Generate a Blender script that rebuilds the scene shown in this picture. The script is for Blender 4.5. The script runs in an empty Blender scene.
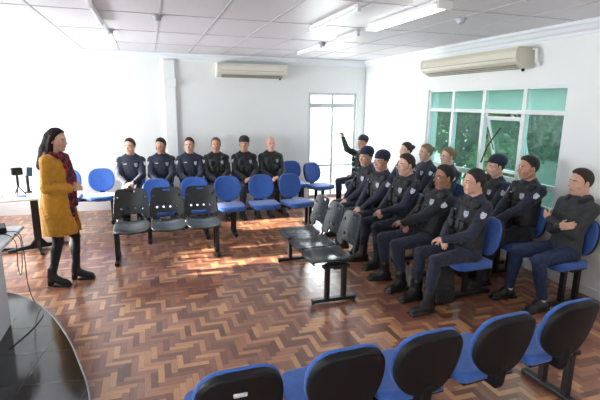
import bpy, bmesh, math, random
import numpy as np
from mathutils import Vector, Matrix
random.seed(4)
PI = math.pi
COL = bpy.context.scene.collection
def V(*a): return np.array(a, float)
def nrm(v):
    v = np.array(v, float); return v/np.linalg.norm(v)

# ------------------------------------------------------------------ materials
MATS = {}
def mat(name, col, rough=.6, metal=0., bump=0., bscale=60., var=0., vscale=8., spec=.5, sheen=0., coat=0.):
    if name in MATS: return MATS[name]
    m = bpy.data.materials.new(name); m.use_nodes = True
    nt = m.node_tree; b = nt.nodes['Principled BSDF']
    b.inputs['Base Color'].default_value = (*col, 1); b.inputs['Roughness'].default_value = rough
    b.inputs['Metallic'].default_value = metal; b.inputs['Specular IOR Level'].default_value = spec
    b.inputs['Sheen Weight'].default_value = sheen; b.inputs['Coat Weight'].default_value = coat
    tc = nt.nodes.new('ShaderNodeTexCoord')
    if var > 0:
        n = nt.nodes.new('ShaderNodeTexNoise'); n.inputs['Scale'].default_value = vscale; n.inputs['Detail'].default_value = 3
        r = nt.nodes.new('ShaderNodeValToRGB')
        r.color_ramp.elements[0].position = .3; r.color_ramp.elements[1].position = .7
        r.color_ramp.elements[0].color = (*[c*(1-var) for c in col], 1)
        r.color_ramp.elements[1].color = (*[min(1, c*(1+var)) for c in col], 1)
        nt.links.new(tc.outputs['Object'], n.inputs['Vector']); nt.links.new(n.outputs['Fac'], r.inputs['Fac'])
        nt.links.new(r.outputs['Color'], b.inputs['Base Color'])
    if bump > 0:
        n = nt.nodes.new('ShaderNodeTexNoise'); n.inputs['Scale'].default_value = bscale; n.inputs['Detail'].default_value = 4
        bp = nt.nodes.new('ShaderNodeBump'); bp.inputs['Strength'].default_value = bump; bp.inputs['Distance'].default_value = .01
        nt.links.new(tc.outputs['Object'], n.inputs['Vector']); nt.links.new(n.outputs['Fac'], bp.inputs['Height'])
        nt.links.new(bp.outputs['Normal'], b.inputs['Normal'])
    MATS[name] = m; return m

M_wall = mat('wall_paint', (.80, .83, .82), .6, bump=.05, bscale=80, var=.015, vscale=1.2)
M_white = mat('white_gloss_paint', (.86, .88, .88), .4)
M_corn = mat('cornice_plaster', (.80, .86, .90), .6)
M_alu = mat('white_aluminium', (.78, .83, .82), .35)
M_blue = mat('blue_upholstery', (.034, .118, .42), .8, bump=.25, bscale=300, var=.12, vscale=30, sheen=.25)
M_black = mat('black_plastic', (.007, .007, .009), .55, bump=.08, bscale=200, spec=.3)
M_steel = mat('black_painted_steel', (.012, .012, .014), .35, metal=.1)
M_greypl = mat('dark_grey_plastic', (.020, .025, .028), .28, bump=.04, bscale=120)
M_greyback = mat('dark_green_grey_plastic', (.016, .023, .024), .36, bump=.04, bscale=120)
M_skin = mat('skin_tan', (.50, .27, .18), .55, var=.08, vscale=25)
M_skin2 = mat('skin_light', (.66, .39, .29), .55, var=.08, vscale=25)
M_skin3 = mat('skin_brown', (.34, .17, .105), .55, var=.08, vscale=25)
M_lip = mat('lips', (.38, .13, .11), .5)
M_eye = mat('eye_white', (.65, .62, .6), .3)
M_iris = mat('eye_dark', (.02, .013, .01), .2)
M_navy = mat('navy_uniform_cloth', (.012, .017, .038), .8, bump=.4, bscale=45, var=.25, vscale=14, sheen=.15)
M_navy2 = mat('navy_trouser_cloth', (.015, .020, .044), .85, bump=.4, bscale=40, var=.25, vscale=12, sheen=.15)
M_blackcl = mat('black_cloth', (.012, .013, .017), .85, bump=.4, bscale=45, var=.25, vscale=14, sheen=.1)
M_vest = mat('black_vest_nylon', (.010, .011, .013), .6, bump=.5, bscale=70, var=.2, vscale=20)
M_boot = mat('black_leather', (.010, .010, .011), .35, bump=.1, bscale=90)
M_grey = mat('charcoal_jacket_cloth', (.038, .043, .046), .85, bump=.4, bscale=40, var=.25, vscale=14)
M_dgreen = mat('dark_green_sleeve_cloth', (.020, .042, .036), .8, bump=.3)
M_jean = mat('dark_blue_denim', (.018, .032, .085), .85, bump=.3, bscale=60, var=.25, vscale=14)
M_white_c = mat('white_cotton', (.75, .75, .75), .9)
M_patch = mat('white_emblem_cloth', (.62, .66, .70), .7, var=.35, vscale=60)
M_badge = mat('silver_badge_cloth', (.36, .40, .47), .5, var=.5, vscale=70)
M_hair = mat('black_hair', (.012, .009, .008), .6, bump=.6, bscale=110)
M_hairb = mat('dark_brown_hair', (.030, .017, .011), .65, bump=.6, bscale=110)
M_hairw = mat('dark_loose_hair', (.014, .008, .006), .8, bump=.6, bscale=110, spec=.25)
M_hairf = mat('fair_brown_hair', (.20, .12, .065), .5, bump=.6, bscale=110)
M_hairs = mat('cropped_stubble_hair', (.14, .085, .06), .8)
M_cap = mat('navy_felt', (.010, .015, .040), .85, bump=.2, bscale=150, sheen=.2)
M_mustard = mat('mustard_knit', (.56, .26, .018), .9, bump=.6, bscale=140, var=.14, vscale=20, sheen=.2)
M_redtop = mat('dark_red_cloth', (.22, .018, .022), .85, bump=.2)

def scarf_mat():
    m = mat('plaid_scarf', (.2, .02, .03), .9); nt = m.node_tree; b = nt.nodes['Principled BSDF']
    tc = nt.nodes.new('ShaderNodeTexCoord'); mp = nt.nodes.new('ShaderNodeMapping')
    mp.inputs['Rotation'].default_value = (.3, .5, .4)
    w = nt.nodes.new('ShaderNodeTexVoronoi'); w.inputs['Scale'].default_value = 38
    r = nt.nodes.new('ShaderNodeValToRGB'); r.color_ramp.interpolation = 'CONSTANT'
    e = r.color_ramp.elements; e[0].color = (.012, .014, .03, 1); e[0].position = 0
    e[1].color = (.30, .02, .03, 1); e[1].position = .42
    x = e.new(.72); x.color = (.02, .035, .06, 1)
    x = e.new(.90); x.color = (.45, .40, .38, 1)
    nt.links.new(tc.outputs['Object'], mp.inputs['Vector']); nt.links.new(mp.outputs['Vector'], w.inputs['Vector'])
    nt.links.new(w.outputs['Color'], r.inputs['Fac']); nt.links.new(r.outputs['Color'], b.inputs['Base Color'])
    return m
M_scarf = scarf_mat()

class NT:
    def __init__(s, nt): s.nt = nt
    def m(s, op, a, b=0., c=0.):
        n = s.nt.nodes.new('ShaderNodeMath'); n.operation = op
        for i, v in enumerate((a, b, c)):
            if isinstance(v, (int, float)): n.inputs[i].default_value = v
            else: s.nt.links.new(v, n.inputs[i])
        return n.outputs[0]

def floor_material():
    m = bpy.data.materials.new('herringbone_parquet'); m.use_nodes = True
    nt = m.node_tree; b = nt.nodes['Principled BSDF']; N = NT(nt); L = nt.links
    tc = nt.nodes.new('ShaderNodeTexCoord'); sp = nt.nodes.new('ShaderNodeSeparateXYZ')
    L.new(tc.outputs['Object'], sp.inputs[0])
    W, K = .047, 4
    x = N.m('ADD', N.m('MULTIPLY', sp.outputs[0], 1/W), 800.0)
    y = N.m('ADD', N.m('MULTIPLY', sp.outputs[1], 1/W), 800.0)
    i = N.m('FLOOR', x); j = N.m('FLOOR', y)
    k = N.m('ROUND', N.m('FLOORED_MODULO', N.m('SUBTRACT', i, j), 2*K))
    hor = N.m('LESS_THAN', k, K-.5)
    fx = N.m('SUBTRACT', x, i); fy = N.m('SUBTRACT', y, j)
    # horizontal board
    hid = N.m('SUBTRACT', i, k); hu = N.m('ADD', fx, k); hv = fy
    # vertical board
    mm = N.m('SUBTRACT', 2*K-1, k); vid = N.m('SUBTRACT', j, mm); vu = N.m('ADD', fy, mm); vv = fx
    def mix(a, c_): return N.m('ADD', N.m('MULTIPLY', a, hor), N.m('MULTIPLY', c_, N.m('SUBTRACT', 1., hor)))
    idx = mix(hid, i); idy = mix(j, vid); u = mix(hu, vu); v = mix(hv, vv)
    cb = nt.nodes.new('ShaderNodeCombineXYZ'); L.new(idx, cb.inputs[0]); L.new(idy, cb.inputs[1]); L.new(hor, cb.inputs[2])
    wn = nt.nodes.new('ShaderNodeTexWhiteNoise'); wn.noise_dimensions = '3D'; L.new(cb.outputs[0], wn.inputs['Vector'])
    ramp = nt.nodes.new('ShaderNodeValToRGB'); L.new(wn.outputs['Value'], ramp.inputs['Fac'])
    e = ramp.color_ramp.elements
    e[0].position = 0; e[0].color = (.15, .060, .040, 1)
    e[1].position = 1; e[1].color = (.56, .30, .14, 1)
    for p, c in ((.2, (.20, .080, .050)), (.5, (.28, .118, .070)), (.70, (.36, .160, .090)), (.85, (.50, .25, .12))):
        t = e.new(p); t.color = (*c, 1)
    # grain along the board
    g = nt.nodes.new('ShaderNodeCombineXYZ')
    L.new(N.m('ADD', N.m('MULTIPLY', u, .6), N.m('MULTIPLY', idx, 3.7)), g.inputs[0])
    L.new(N.m('ADD', N.m('MULTIPLY', v, 6.), N.m('MULTIPLY', idy, 1.9)), g.inputs[1])
    gn = nt.nodes.new('ShaderNodeTexNoise'); gn.inputs['Scale'].default_value = 1.5; gn.inputs['Detail'].default_value = 3
    L.new(g.outputs[0], gn.inputs['Vector'])
    gm = N.m('MULTIPLY_ADD', gn.outputs['Fac'], .7, .65)
    # seams
    ev = N.m('MINIMUM', v, N.m('SUBTRACT', 1., v)); eu = N.m('MINIMUM', u, N.m('SUBTRACT', float(K), u))
    ed = N.m('MINIMUM', ev, eu)
    seam = N.m('MINIMUM', N.m('MULTIPLY', ed, 22.), 1.)
    sm = N.m('MULTIPLY_ADD', seam, .55, .45)
    f = N.m('MULTIPLY', gm, sm)
    # worn dusty zones
    wz = nt.nodes.new('ShaderNodeTexNoise'); wz.inputs['Scale'].default_value = .9; wz.inputs['Detail'].default_value = 4
    L.new(tc.outputs['Object'], wz.inputs['Vector'])
    f2 = N.m('MULTIPLY', f, N.m('MULTIPLY_ADD', wz.outputs['Fac'], .6, .72))
    mx = nt.nodes.new('ShaderNodeVectorMath'); mx.operation = 'SCALE'
    L.new(ramp.outputs['Color'], mx.inputs[0]); L.new(f2, mx.inputs['Scale'])
    L.new(mx.outputs[0], b.inputs['Base Color'])
    L.new(N.m('MULTIPLY_ADD', wz.outputs['Fac'], .22, .20), b.inputs['Roughness'])
    b.inputs['Specular IOR Level'].default_value = .5
    b.inputs['Coat Weight'].default_value = .35; b.inputs['Coat Roughness'].default_value = .16
    bp = nt.nodes.new('ShaderNodeBump'); bp.inputs['Strength'].default_value = .25; bp.inputs['Distance'].default_value = .002
    L.new(N.m('ADD', seam, N.m('MULTIPLY', wn.outputs['Value'], .5)), bp.inputs['Height']); L.new(bp.outputs['Normal'], b.inputs['Normal'])
    return m

# ------------------------------------------------------------------ object helpers
def link(o, parent=None):
    COL.objects.link(o)
    if parent is not None: o.parent = parent
    return o
def tag(o, label=None, cat=None, group=None, kind=None):
    if label: o['label'] = label
    if cat: o['category'] = cat
    if group: o['group'] = group
    if kind: o['kind'] = kind
    return o
def empty(name, loc, rz=0., **k):
    o = bpy.data.objects.new(name, None); o.empty_display_size = .1; link(o)
    o.location = loc; o.rotation_euler = (0, 0, rz); return tag(o, **k)
class MB:
    def __init__(s): s.bm = bmesh.new()
    def box(s, lo, hi, bev=0., M=None):
        r = bmesh.ops.create_cube(s.bm, size=1); vs = r['verts']
        c = [(a+b)/2 for a, b in zip(lo, hi)]; d = [abs(b-a) for a, b in zip(lo, hi)]
        for v in vs: v.co = Vector((c[i]+v.co[i]*d[i] for i in range(3)))
        if bev > 0:
            es = list({e for v in vs for e in v.link_edges})
            rb = bmesh.ops.bevel(s.bm, geom=es, offset=bev, segments=2, affect='EDGES', profile=.5)
            vs = list({v for v in rb['verts']} | {v for v in vs if v.is_valid})
        if M is not None:
            for v in vs: v.co = M @ v.co
        return s
    def tube(s, pts, r, seg=10):
        pts = [Vector(p) for p in pts]; n = len(pts); rs = r if isinstance(r, (list, tuple)) else [r]*n
        rings = []; ref = None
        for i, p in enumerate(pts):
            t = (pts[min(i+1, n-1)]-pts[max(i-1, 0)]).normalized()
            if ref is None:
                ref = Vector((0, 0, 1)) if abs(t.z) < .9 else Vector((1, 0, 0))
            a = (ref - t*ref.dot(t)).normalized(); ref = a; b = t.cross(a)
            rings.append([s.bm.verts.new(p+(a*math.cos(2*PI*k/seg)+b*math.sin(2*PI*k/seg))*rs[i]) for k in range(seg)])
        for A, B in zip(rings, rings[1:]):
            for k in range(seg): s.bm.faces.new((A[k], A[(k+1) % seg], B[(k+1) % seg], B[k]))
        s.bm.faces.new(rings[0][::-1]); s.bm.faces.new(rings[-1]); return s
    def prism(s, poly, a0, a1, axis=2):
        """extrude a 2D polygon along an axis (poly given in the other two axes, in cyclic order)"""
        def P(p, h):
            v = [0, 0, 0]; v[axis] = h; v[(axis+1) % 3] = p[0]; v[(axis+2) % 3] = p[1]; return v
        A = [s.bm.verts.new(P(p, a0)) for p in poly]; B = [s.bm.verts.new(P(p, a1)) for p in poly]
        s.bm.faces.new(A[::-1]); s.bm.faces.new(B); n = len(poly)
        for k in range(n): s.bm.faces.new((A[k], A[(k+1) % n], B[(k+1) % n], B[k]))
        return s
    def mesh(s, name, m, smooth=False, sharp=True):
        bmesh.ops.recalc_face_normals(s.bm, faces=s.bm.faces)
        me = bpy.data.meshes.new(name); s.bm.to_mesh(me); s.bm.free()
        for mm in (m if isinstance(m, (list, tuple)) else [m]): me.materials.append(mm)
        if smooth:
            me.shade_smooth()
            if sharp: me.set_sharp_from_angle(angle=math.radians(40))
        return me
    def build(s, name, m, parent=None, smooth=False, loc=(0, 0, 0), **k):
        o = bpy.data.objects.new(name, s.mesh(name, m, smooth)); link(o, parent); o.location = loc
        return tag(o, **k)

# ------------------------------------------------------------------ implicit surfaces
class SDF:
    """A list of rounded primitives blended together and meshed as one closed skin."""
    def __init__(s): s.p = []; s.paint = []; s.clip = []; s.mats = []
    def mi(s, m):
        if m not in s.mats: s.mats.append(m)
        return s.mats.index(m)
    def cone(s, a, b, ra, rb, m, k=.012, op='u'): s.p.append(('cone', np.array(a, float), np.array(b, float), ra, rb, s.mi(m), k, op)); return s
    def ell(s, c, r, m, R=None, k=.012, op='u'): s.p.append(('ell', np.array(c, float), np.array(r, float), np.eye(3) if R is None else R, None, s.mi(m), k, op)); return s
    def box(s, c, h, rd, m, R=None, k=.008, op='u'): s.p.append(('box', np.array(c, float), np.array(h, float), np.eye(3) if R is None else R, rd, s.mi(m), k, op)); return s
    def loft(s, c, knots, m, R=None, k=.015, op='u'):
        """knots: (z, half depth, half width, centre x) in the frame R at c"""
        s.p.append(('loft', np.array(c, float), np.array(knots, float), np.eye(3) if R is None else R, None, s.mi(m), k, op)); return s
    def fn(s, lo, hi, f, m, k=.0001, op='u'): s.p.append(('fn', np.array(lo, float), np.array(hi, float), f, None, s.mi(m), k, op)); return s
    def dot(s, c, r, m, R=None): s.paint.append((np.array(c, float), np.array(r, float), np.eye(3) if R is None else R, s.mi(m))); return s
    @staticmethod
    def bounds(p):
        t = p[0]
        if t == 'cone':
            r = max(p[3], p[4]); return np.minimum(p[1], p[2])-r, np.maximum(p[1], p[2])+r
        if t == 'fn': return p[1], p[2]
        if t == 'loft':
            kn = p[2]; zc = (kn[0, 0]+kn[-1, 0])/2; hz = (kn[-1, 0]-kn[0, 0])/2; w = max(kn[:, 1].max()+abs(kn[:, 3]).max(), kn[:, 2].max())
            c = p[1]+p[3] @ V(0, 0, zc); e = np.abs(p[3]) @ V(w, w, hz); return c-e, c+e
        e = np.abs(p[3]) @ (p[2]); return p[1]-e, p[1]+e
    @staticmethod
    def dist(p, X, Y, Z):
        t = p[0]
        if t == 'fn': return p[3](X, Y, Z)
        if t == 'cone':
            a, b = p[1], p[2]; d = b-a; L2 = max(d @ d, 1e-9)
            tt = np.clip(((X-a[0])*d[0]+(Y-a[1])*d[1]+(Z-a[2])*d[2])/L2, 0, 1)
            return np.sqrt((X-a[0]-tt*d[0])**2+(Y-a[1]-tt*d[1])**2+(Z-a[2]-tt*d[2])**2)-(p[3]+(p[4]-p[3])*tt)
        c, R = p[1], p[3]
        qx = (X-c[0])*R[0, 0]+(Y-c[1])*R[1, 0]+(Z-c[2])*R[2, 0]
        qy = (X-c[0])*R[0, 1]+(Y-c[1])*R[1, 1]+(Z-c[2])*R[2, 1]
        qz = (X-c[0])*R[0, 2]+(Y-c[1])*R[1, 2]+(Z-c[2])*R[2, 2]
        if t == 'ell':
            r = p[2]; k0 = np.sqrt((qx/r[0])**2+(qy/r[1])**2+(qz/r[2])**2)
            k1 = np.sqrt((qx/r[0]**2)**2+(qy/r[1]**2)**2+(qz/r[2]**2)**2)+1e-9
            return k0*(k0-1)/k1
        if t == 'box':
            h = p[2]-p[4]; ax, ay, az = np.abs(qx)-h[0], np.abs(qy)-h[1], np.abs(qz)-h[2]
            return np.sqrt(np.maximum(ax, 0)**2+np.maximum(ay, 0)**2+np.maximum(az, 0)**2)+np.minimum(np.maximum(ax, np.maximum(ay, az)), 0)-p[4]
        kn = p[2]; z = qz
        rx = np.interp(z, kn[:, 0], kn[:, 1]); ry = np.interp(z, kn[:, 0], kn[:, 2]); cx = np.interp(z, kn[:, 0], kn[:, 3])
        u = (qx-cx)/rx; v = qy/ry; k0 = np.sqrt(u*u+v*v); k1 = np.sqrt((u/rx)**2+(v/ry)**2)+1e-6
        d = np.where(k0 > .2, k0*(k0-1)/k1, -.05)
        return np.maximum(d, np.maximum(kn[0, 0]-z, z-kn[-1, 0]))
    def mesh(s, name, h=.008, fold=0., fmats=(), floor=None):
        L = []; 
        lo = np.min([s.bounds(p)[0] for p in s.p if p[7] == 'u'], axis=0)-2.5*h
        hi = np.max([s.bounds(p)[1] for p in s.p if p[7] == 'u'], axis=0)+2.5*h
        n = np.ceil((hi-lo)/h).astype(int)+1
        D = np.full(n, 1., np.float32); Rw = np.full(n, 1., np.float32); Mi = np.zeros(n, np.int8)
        ax = [(lo[i]+h*np.arange(n[i])).astype(np.float32) for i in range(3)]
        for p in s.p:
            k = p[6]; b0, b1 = s.bounds(p); pad = 3*h+k
            i0 = np.clip(np.floor((b0-pad-lo)/h).astype(int), 0, n); i1 = np.clip(np.ceil((b1+pad-lo)/h).astype(int)+1, 0, n)
            if (i1 <= i0).any(): continue
            sl = tuple(slice(i0[i], i1[i]) for i in range(3))
            X = ax[0][sl[0]][:, None, None]; Y = ax[1][sl[1]][None, :, None]; Z = ax[2][sl[2]][None, None, :]
            d = s.dist(p, X, Y, Z).astype(np.float32)
            d = np.broadcast_to(d, D[sl].shape)
            if p[7] == 'u':
                a = D[sl]; t = np.clip(.5+.5*(a-d)/k, 0, 1); D[sl] = a*(1-t)+d*t-k*t*(1-t)
                w = d < Rw[sl]; Rw[sl] = np.where(w, d, Rw[sl]); Mi[sl] = np.where(w, p[5], Mi[sl])
            elif p[7] == 's': D[sl] = np.maximum(D[sl], -d)
        for f in s.clip:
            D = np.maximum(D, f(ax[0][:, None, None], ax[1][None, :, None], ax[2][None, None, :]).astype(np.float32))
        if fold > 0:
            X = ax[0][:, None, None]; Y = ax[1][None, :, None]; Z = ax[2][None, None, :]
            nz = np.sin(38*Z+9*np.sin(13*X+2)+7*np.sin(17*Y))*.5+np.sin(61*X+11*np.sin(19*Z)+5*Y)*.3+np.sin(53*Y+9*np.sin(23*Z+7*X))*.3
            ok = np.isin(Mi, [s.mats.index(m) for m in fmats if m in s.mats])
            D = D+np.where(ok, fold*nz, 0).astype(np.float32)
        if floor is not None: D = np.maximum(D, (floor-ax[2])[None, None, :])
        for c, r, R, mm in s.paint:
            e = np.abs(R) @ r; i0 = np.clip(np.floor((c-e-lo)/h).astype(int), 0, n); i1 = np.clip(np.ceil((c+e-lo)/h).astype(int)+1, 0, n)
            if (i1 <= i0).any(): continue
            sl = tuple(slice(i0[i], i1[i]) for i in range(3))
            d = s.dist(('ell', c, r, R), ax[0][sl[0]][:, None, None], ax[1][sl[1]][None, :, None], ax[2][sl[2]][None, None, :])
            Mi[sl] = np.where(d < 0, mm, Mi[sl])
        # surface nets
        S = D < 0
        c = [S[a:n[0]-1+a, b:n[1]-1+b, e:n[2]-1+e] for a in (0, 1) for b in (0, 1) for e in (0, 1)]
        cnt = sum(x.astype(np.int8) for x in c)
        I, J, K = np.nonzero((cnt > 0) & (cnt < 8)); nv = len(I)
        acc = np.zeros((nv, 3)); ct = np.zeros(nv); offs = [(a, b, e) for a in (0, 1) for b in (0, 1) for e in (0, 1)]
        for ai in range(8):
            for axn in range(3):
                o = offs[ai]
                if o[axn]: continue
                o2 = list(o); o2[axn] = 1
                d0 = D[I+o[0], J+o[1], K+o[2]]; d1 = D[I+o2[0], J+o2[1], K+o2[2]]
                cr = (d0 < 0) != (d1 < 0); t = np.where(cr, d0/np.where(cr, d0-d1, 1), 0)
                P = np.array(o, float)[None, :].repeat(nv, 0); P[:, axn] = t
                acc += P*cr[:, None]; ct += cr
        pos = lo+h*(np.stack([I, J, K], 1)+acc/ct[:, None])
        idx = np.full(tuple(n), -1, np.int32); idx[I, J, K] = np.arange(nv)
        quads = []; qm = []
        for axn in range(3):
            A = [slice(0, None)]*3; B = [slice(0, None)]*3; A[axn] = slice(0, -1); B[axn] = slice(1, None)
            s0 = S[tuple(A)]; s1 = S[tuple(B)]
            i, j, k = np.nonzero(s0 != s1); E = np.stack([i, j, k], 1)
            ok = np.all(np.delete(E, axn, 1) > 0, axis=1); E = E[ok]; inside = s0[E[:, 0], E[:, 1], E[:, 2]]
            u, v = (axn+1) % 3, (axn+2) % 3
            def g(du, dv):
                q = E.copy(); q[:, u] -= du; q[:, v] -= dv; return idx[q[:, 0], q[:, 1], q[:, 2]]
            Q = np.stack([g(1, 1), g(0, 1), g(0, 0), g(1, 0)], 1)
            Q = np.where(inside[:, None], Q, Q[:, ::-1]); quads.append(Q)
            nb = E.copy(); nb[:, axn] += (~inside).astype(int)
            qm.append(Mi[nb[:, 0], nb[:, 1], nb[:, 2]])
        Q = np.concatenate(quads); qm = np.concatenate(qm); g = (Q >= 0).all(1); Q = Q[g]; qm = qm[g]
        me = bpy.data.meshes.new(name); nf = len(Q)
        me.vertices.add(nv); me.vertices.foreach_set('co', pos.astype(np.float32).ravel())
        me.loops.add(nf*4); me.loops.foreach_set('vertex_index', Q.astype(np.int32).ravel())
        me.polygons.add(nf); me.polygons.foreach_set('loop_start', np.arange(0, nf*4, 4, dtype=np.int32))
        used = sorted(set(qm.tolist())); remap = {u_: i_ for i_, u_ in enumerate(used)}
        for u_ in used: me.materials.append(s.mats[u_])
        me.polygons.foreach_set('material_index', np.array([remap[q] for q in qm.tolist()], np.int32))
        me.polygons.foreach_set('use_smooth', np.ones(nf, bool)); me.update(calc_edges=True)
        return me
    def build(s, name, parent=None, h=.008, **k):
        o = bpy.data.objects.new(name, s.mesh(name, h, **k)); link(o, parent); return o

def catmull(p, n=6):
    p = [Vector(q) for q in p]; out = []
    for i in range(len(p)-1):
        a, b, c, d = p[max(i-1, 0)], p[i], p[i+1], p[min(i+2, len(p)-1)]
        for k in range(n):
            t = k/n; out.append(.5*((2*b)+(c-a)*t+(2*a-5*b+4*c-d)*t*t+(3*b-a-3*c+d)*t**3))
    return out+[p[-1]]
def rotY(a): c, s = math.cos(a), math.sin(a); return np.array([[c, 0, s], [0, 1, 0], [-s, 0, c]])
def rotZ(a): c, s = math.cos(a), math.sin(a); return np.array([[c, -s, 0], [s, c, 0], [0, 0, 1]])
def rotX(a): c, s = math.cos(a), math.sin(a); return np.array([[1, 0, 0], [0, c, -s], [0, s, c]])

# ------------------------------------------------------------------ people (local frame: +X forward, +Y their left, Z up)
def ik(S, W, l1, l2, pole):
    d = W-S; L = np.linalg.norm(d)
    if L > (l1+l2)*.995: W = S+d/L*(l1+l2)*.995; d = W-S; L = np.linalg.norm(d)
    a = (l1*l1-l2*l2+L*L)/(2*L); hh = math.sqrt(max(l1*l1-a*a, 0)); u = d/L
    p = pole-u*(pole @ u); p = p/np.linalg.norm(p); return S+u*a+p*hh, W
def add_hand(B, W, f, n, th, skin, curl=.5, s=1.):
    f = nrm(f); n = nrm(np.array(n)-f*(f @ np.array(n))); th0 = np.cross(f, n); th = th0 if th0 @ np.array(th) > 0 else -th0
    R = np.stack([f, th, n], 1)
    B.cone(W-f*.02, W+f*.02, .027*s, .026*s, skin, k=.01)
    B.box(W+f*.052*s, V(.046, .040, .016)*s, .014*s, skin, R=R, k=.008)
    for i in range(4):
        p = W+(f*(.090-.004*abs(i-1.3))+th*(.029-.0195*i))*s; a = curl*.7; L = (.040, .045, .042, .033)[i]*s
        d = f
        for q, (ln, r0, r1) in enumerate(((L, .0098, .0090), (L*.68, .0090, .0083), (L*.5, .0083, .0072))):
            d = f*math.cos(a)+n*math.sin(a); e = p+d*ln; B.cone(p, e, r0*s, r1*s, skin, k=.003); p = e; a += curl*.9
    p = W+(f*.028+th*.030)*s; d = nrm(f*.62+th*.62+n*.35); e = p+d*.038*s; B.cone(p, e, .0135*s, .0105*s, skin, k=.006)
    d = nrm(f*.85+th*.25+n*.4*(.5+curl)); B.cone(e, e+d*.030*s, .0105*s, .0082*s, skin, k=.003)

def head_prims(B, c, R, skin, fem=False, s=1., ears=True):
    P = lambda x, y, z: c+R @ (V(x, y, z)*s)
    B.ell(P(-.012, 0, .030), V(.096, .076, .092)*s, skin, R=R, k=.01)
    B.ell(P(.022, 0, -.040), V(.070, .059, .078)*s, skin, R=R, k=.02)
    B.cone(P(.058, -.012, -.098), P(.058, .012, -.098), .021*s, .021*s, skin, k=.018)
    if not fem:
        for y in (-1, 1): B.cone(P(-.01, y*.052, -.055), P(.045, y*.028, -.098), .019*s, .018*s, skin, k=.015)
    for y in (-1, 1):
        B.cone(P(.078, y*.016, .022), P(.066, y*.050, .018), .0115*s, .0105*s, skin, k=.010)
        B.ell(P(.074, y*.030, -.002), V(.015, .018, .011)*s, skin, R=R, k=.004)
        B.ell(P(.055, y*.044, -.032), V(.026, .02, .02)*s, skin, R=R, k=.015)
        if ears: B.ell(P(-.008, y*.077, -.008), V(.019, .008, .031)*s, skin, R=R @ rotY(.2), k=.004)
        B.dot(P(.088, y*.031, -.002), V(.016, .015, .0062)*s, M_eye, R)
        B.dot(P(.090, y*.031, -.002), V(.016, .0065, .0068)*s, M_iris, R)
        B.dot(P(.085, y*.032, .021), V(.02, .020, .0048)*s, M_hairb, R)
    B.cone(P(.086, 0, .008), P(.109, 0, -.030), .0075*s, .0115*s, skin, k=.008)
    for y in (-1, 1): B.ell(P(.098, y*.011, -.034), V(.011, .008, .008)*s, skin, R=R, k=.005)
    B.cone(P(.084, -.017, -.062), P(.084, .017, -.062), .0075*s, .0075*s, skin, k=.006)
    B.cone(P(.081, -.014, -.071), P(.081, .014, -.071), .0080*s, .0080*s, skin, k=.006)
    B.dot(P(.094, 0, -.066), V(.018, .024, .0085)*s, M_lip, R)

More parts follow.
